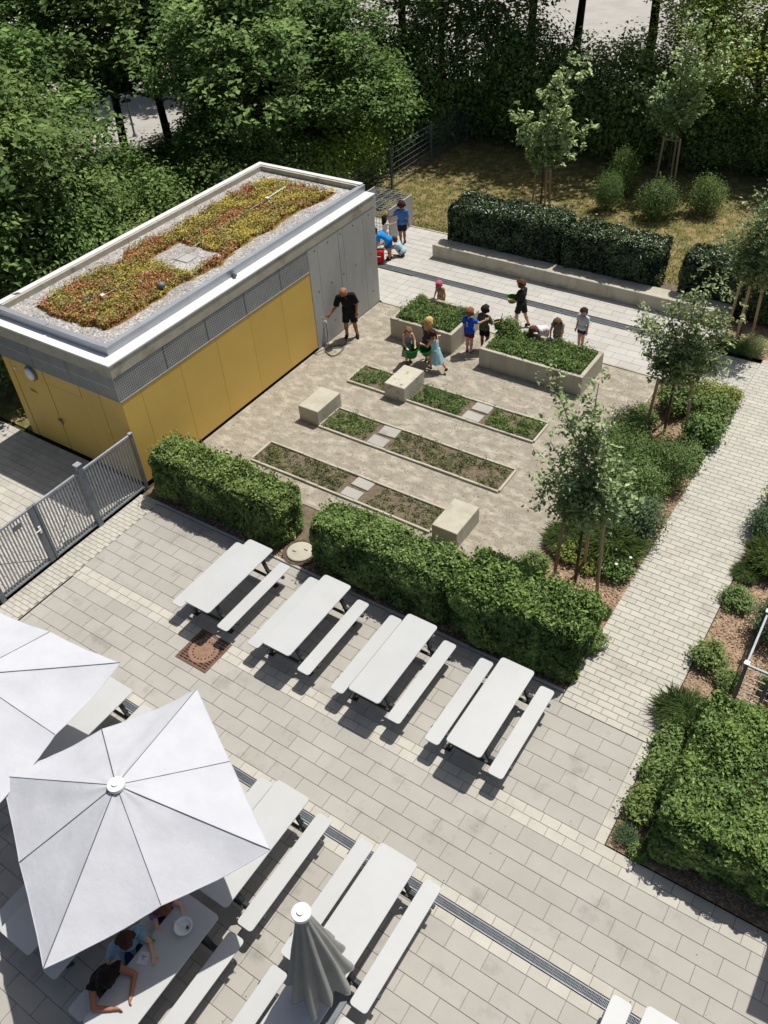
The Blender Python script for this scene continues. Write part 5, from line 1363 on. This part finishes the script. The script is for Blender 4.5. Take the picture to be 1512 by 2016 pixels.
# children at the planters
up_arms = dict(armL=((-.03, .05, -.16), (.03, .14, -.02)), armR=((.03, .05, -.16), (-.03, .14, -.02)))
person('child in a pink cap and tan vest behind the square planter', (-12.02, 20.02, 0), -95, 1.10, 'mid', dict(lean=8, head=14, armL=((-.05, .0, -.16), (-.02, .05, -.14)), armR=((.05, .0, -.16), (.02, .05, -.14))),
       shirt=(176, 148, 116), sleeve=.1, shorts=(40, 38, 40), hair=(120, 90, 60), cap=(204, 96, 122))
person('girl with very long blond hair facing the square planter', (-10.98, 17.52, 0), 80, 1.33, 'light', dict(lean=5, head=10, armL=((-.04, .06, -.15), (.02, .12, -.08)), armR=((.04, .06, -.15), (-.02, .12, -.06))),
       shirt=(70, 62, 78), sleeve=.1, dress=((78, 68, 84), .16), shoes=(110, 80, 64), hair=(206, 168, 106), hairlen=.24)
g1, w1, k1 = person('girl in a lavender grey dress holding the larger green tub', (-11.45, 17.22, 0), -35, 1.16, 'light', dict(lean=10, head=20, armL=((-.04, .07, -.15), (.05, .13, -.07)), armR=((.04, .07, -.15), (-.02, .15, -.06))),
       dress=((150, 152, 168), .30), shoes=(120, 110, 110), hair=(128, 100, 72), ponytail=True)
person('girl in a light blue dress running with one leg back', (-10.52, 17.22, 0), 168, 1.24, 'mid', dict(lean=14, head=4, armL=((-.03, .07, -.14), (.02, .17, -.02)), armR=((.03, .07, -.14), (-.03, .16, -.02)),
       legL=((-.01, .10, -.20), (0, .02, -.235)), legR=((.0, -.09, -.215), (.01, -.16, -.16)), footR=(.012, .04, -.07), skirt=-.04),
       dress=((158, 200, 208), .27), shoes=(90, 70, 62), hair=(62, 42, 34), ponytail=True)
pb, wb, kb = person('boy in a blue football shirt with a white number and dark red shorts', (-10.20, 18.50, 0), 88, 1.34, 'light', dict(head=6, armL=((-.03, 0, -.17), (.01, .03, -.15)), armR=((.10, .06, -.06), (.09, .08, .05))),
       shirt=(22, 84, 190), shorts=(110, 22, 40), leg=.5, shoes=(150, 120, 128), hair=(132, 84, 56), low_waist=True, socks=(200, 190, 186))
bk = kb['up'](0, -.088, .20) * 1.34
nb = MB().box((bk.x + .006, bk.y - .017, bk.z), (.022, .006, .15)).box((bk.x - .012, bk.y - .017, bk.z + .058), (.03, .006, .02), ry=R(-35))
nb.build('number', fabric(226, 232, 240), kb['shirt'])
person('boy in an olive shirt and black shorts seen from behind', (-9.92, 18.86, 0), 84, 1.33, 'tan', dict(head=8, armL=((-.04, 0, -.17), (.03, .06, -.13)), armR=((.06, .04, -.15), (.06, .14, .0)), legL=((0, .0, -.235), (.01, -.01, -.235)), legR=((.01, .05, -.23), (.0, -.05, -.23))),
       shirt=(92, 92, 68), sleeve=.8, shorts=(28, 28, 36), leg=.75, shoes=(60, 44, 38), hair=(38, 30, 28), low_waist=True)
person('boy in black with a yellow stripe on his shorts walking to the left', (-9.58, 20.50, 0), 172, 1.42, 'mid', dict(head=8, lean=2, armL=((-.04, .03, -.165), (.02, .15, -.03)), armR=((.03, .03, -.165), (-.01, .15, -.02)), legL=((0, .07, -.225), (0, .0, -.235)), legR=((0, -.07, -.225), (0, -.10, -.205)), footR=(.012, .075, -.05)),
       shirt=(36, 38, 40), sleeve=.9, shorts=(30, 30, 34), leg=.85, shoes=(44, 48, 60), hair=(96, 62, 44), stripe=(206, 210, 70), low_waist=True)
person('child in a white and pink shirt bending over into the long planter', (-8.42, 19.66, 0), -110, 1.22, 'mid', dict(lean=68, head=8, armL=((.0, .06, -.16), (.0, .02, -.16)), armR=((.02, .05, -.16), (.0, .02, -.15)), hipz=.52),
       shirt=(226, 214, 220), shorts=(44, 52, 50), hair=(104, 66, 50), hairlen=.06)
person('child with long brown hair in a grey and rose top looking down', (-8.05, 19.72, 0), -80, 1.2, 'light', dict(lean=22, head=24, armL=((-.04, .05, -.15), (.02, .08, -.13)), armR=((.04, .05, -.15), (-.02, .08, -.13))),
       shirt=(140, 128, 124), sleeve=.3, shorts=(96, 100, 98), hair=(112, 84, 66), hairlen=.13)
person('child in a grey white shirt and navy shorts at the right of the planter', (-7.55, 20.22, 0), -100, 1.22, 'mid', dict(head=10), shirt=(206, 212, 216), sleeve=.7, shorts=(42, 56, 92), leg=.5, hair=(48, 34, 32))
# children by the far corner of the outbuilding
person('boy in a blue shirt and dark shorts leaning a hand on the bin enclosure', (-15.72, 23.62, 0), 120, 1.45, 'tan', dict(head=14, armL=((-.07, .05, -.11), (-.08, .08, -.06)), legL=((0, 0, -.235), (0, 0, -.235))),
       shirt=(74, 122, 188), sleeve=.85, shorts=(34, 38, 56), leg=.8, shoes=(36, 60, 60), hair=(62, 38, 34), low_waist=True)
person('dark haired girl in a white top stretching an arm out, far corner', (-16.05, 23.05, 0), 60, 1.12, 'light', dict(head=5, armR=((.10, .10, .0), (.06, .11, .05))), shirt=(224, 218, 214), sleeve=.3, shorts=(176, 170, 166), hair=(40, 30, 30), hairlen=.12)
person('boy in bright blue bending forward with both hands low', (-15.42, 22.35, 0), 196, 1.36, 'tan', dict(lean=62, head=2, armL=((.0, .04, -.16), (.0, .02, -.15)), armR=((.0, .04, -.16), (.0, .03, -.15))),
       shirt=(28, 140, 222), sleeve=.8, shorts=(30, 84, 160), leg=.7, shoes=(30, 28, 30), hair=(34, 28, 30), low_waist=True)
person('child in pale blue crouching beside the boy in bright blue', (-15.15, 22.78, -.02), 190, 1.15, 'mid', dict(hipz=.17, lean=40, head=-10, armL=((.0, .10, -.10), (.03, .10, -.02)), armR=((.0, .10, -.10), (-.03, .10, -.02)), legL=((-.03, .20, .09), (0, -.15, -.20)), legR=((.03, .20, .09), (0, -.15, -.20))),
       shirt=(176, 206, 218), shorts=(60, 84, 104), hair=(88, 64, 48), low_waist=True)
t = thing('backpack', 'red school backpack standing by the corner of the concrete wall', 'backpack', (-15.62, 22.02, 0), R(20))
MB().prism(rrect(-.15, .15, -.10, .10, .06), .01, .44, ch=.03).build('bag', fabric(206, 38, 38), t, smooth=False)
MB().prism(rrect(-.11, .11, -.15, -.10, .02), .04, .24, ch=.01).build('pocket', fabric(180, 30, 32), t)
MB().box((.0, -.155, .27), (.16, .012, .02)).build('strip', fabric(230, 226, 220), t)
MB().tube([(-.06, .10, .40), (-.07, .16, .30), (-.07, .12, .08)], .014, 6).build('strap', fabric(40, 36, 38), t); MB().tube([(.06, .10, .40), (.07, .16, .30), (.07, .12, .08)], .014, 6).build('strap', fabric(40, 36, 38), t)
tub((-11.23, 17.05, .36), 'larger green tub held by the girl in the lavender grey dress', .21, .26)
tub((-10.87, 17.30, .42), 'green tub carried between the blond girl and the running girl', .17, .20, rx=R(20))
tub((-9.60, 19.12, .62), 'green tub with weeds held by the boy in the olive shirt', .15, .20)
tub((-9.92, 20.56, .66), 'green tub held by the boy walking in black', .15, .18)
trowel((-9.52, 19.02, .84), 'black hand shovel raised by the boy in the olive shirt', R(-12), R(-60))
trowel((-9.93, 20.56, .78), 'black hand shovel held by the boy walking in black', R(40), R(80))
# the people at the table under the parasol
sit = dict(hipz=.45 / 1.62 + .03, legL=((-.02, .235, .0), (.0, .03, -.235)), legR=((.02, .235, .0), (.0, .03, -.235)))
person('woman in a black sleeveless top leaning on the table with folded hands', (-6.32, 1.10, 0), -8, 1.64, 'tan', dict(sit, lean=30, head=-4, turn=-6, armL=((-.06, .13, -.060), (.11, .10, -.012)), armR=((.08, .11, -.062), (-.10, .12, -.010))),
       shirt=(28, 28, 28), sleeve=.05, shorts=(52, 46, 42), leg=1.9, hair=(30, 20, 20), hairlen=.07, kid=False, voxel=.010)
person('person in a patterned light blue blouse with brown hair at the table', (-6.34, 1.62, 0), -20, 1.55, 'light', dict(sit, lean=16, head=18, look=-15, armL=((-.04, .12, -.075), (.03, .13, -.008)), armR=((.09, .04, -.13), (.0, .07, -.12))),
       shirt=(140, 172, 192), sleeve=.6, shorts=(26, 56, 96), leg=1.95, hair=(72, 44, 34), hairlen=.05, kid=False, voxel=.010)
person('child in a violet pink top at the table half hidden by the parasol', (-6.30, 2.22, 0), -12, 1.32, 'light', dict(sit, hipz=.37, lean=24, head=10, armL=((-.06, .12, -.06), (.06, .10, -.008)), armR=((.05, .12, -.062), (-.04, .12, -.01))),
       shirt=(150, 108, 150), sleeve=.4, shorts=(44, 36, 56), leg=.8, hair=(110, 74, 54), hairlen=.10)
b = thing('bowl', 'round white enamel bowl with a spoon on the picnic table', 'bowl', (-5.70, 2.16, .751))
MB().lathe([(0, 0), (.075, 0), (.12, .055), (.135, .06), (.135, .064), (.118, .06), (.072, .008), (0, .008)], 28, close=False).build('bowl_body', M['white_plastic'], b)
MB().tube([(-.16, -.02, .07), (-.02, .0, .03), (.03, .01, .02)], .006, 6).ball((.04, .01, .02), .018, (1.4, .8, .4), 8, 6).build('spoon', M['white_metal'], b)
MB().ball((.05, .02, .022), .022, (1, 1, .7), 8, 6).ball((.03, .035, .02), .014, (1, 1, .7), 8, 6).build('food', fabric(84, 90, 60), b)
nk = MB().box((0, 0, .004), (.15, .17, .006), rz=R(22)).build('napkin', fabric(220, 220, 222), None, (-5.90, 1.55, .752), label='square white printed napkin lying on the picnic table', cat='napkin')
fc = bpy.data.curves.new('print', 'FONT'); fc.body = 'W'; fc.size = .05; fc.extrude = .0004; fc.align_x = 'CENTER'
pg = MB()
for k in range(3): pg.tube([(-.03 + k * .022, .03, .0078), (-.022 + k * .022, .005, .0078), (-.012 + k * .022, .03, .0078)], .0035, 5)
pg.tube([(-.02, -.005, .0078), (.0, -.015, .0078), (.02, -.005, .0078)], .003, 5)
pr = pg.build('print', M['frame'], nk); pr.rotation_euler = (0, 0, R(22))
tg = MB()
for k in range(9):
    a = k * 2.4; tg.ball((.028 * math.cos(a) * (k % 3), .028 * math.sin(a) * (k % 3), .02 + .012 * (k % 2)), .022, (1.3, .8, .6), 7, 5)
tag(tg.build('salad_leaves', fabric(112, 170, 60), None, (-5.99, 1.78, .752)), 'small heap of bright green leaves in the hand at the table', 'leaves')
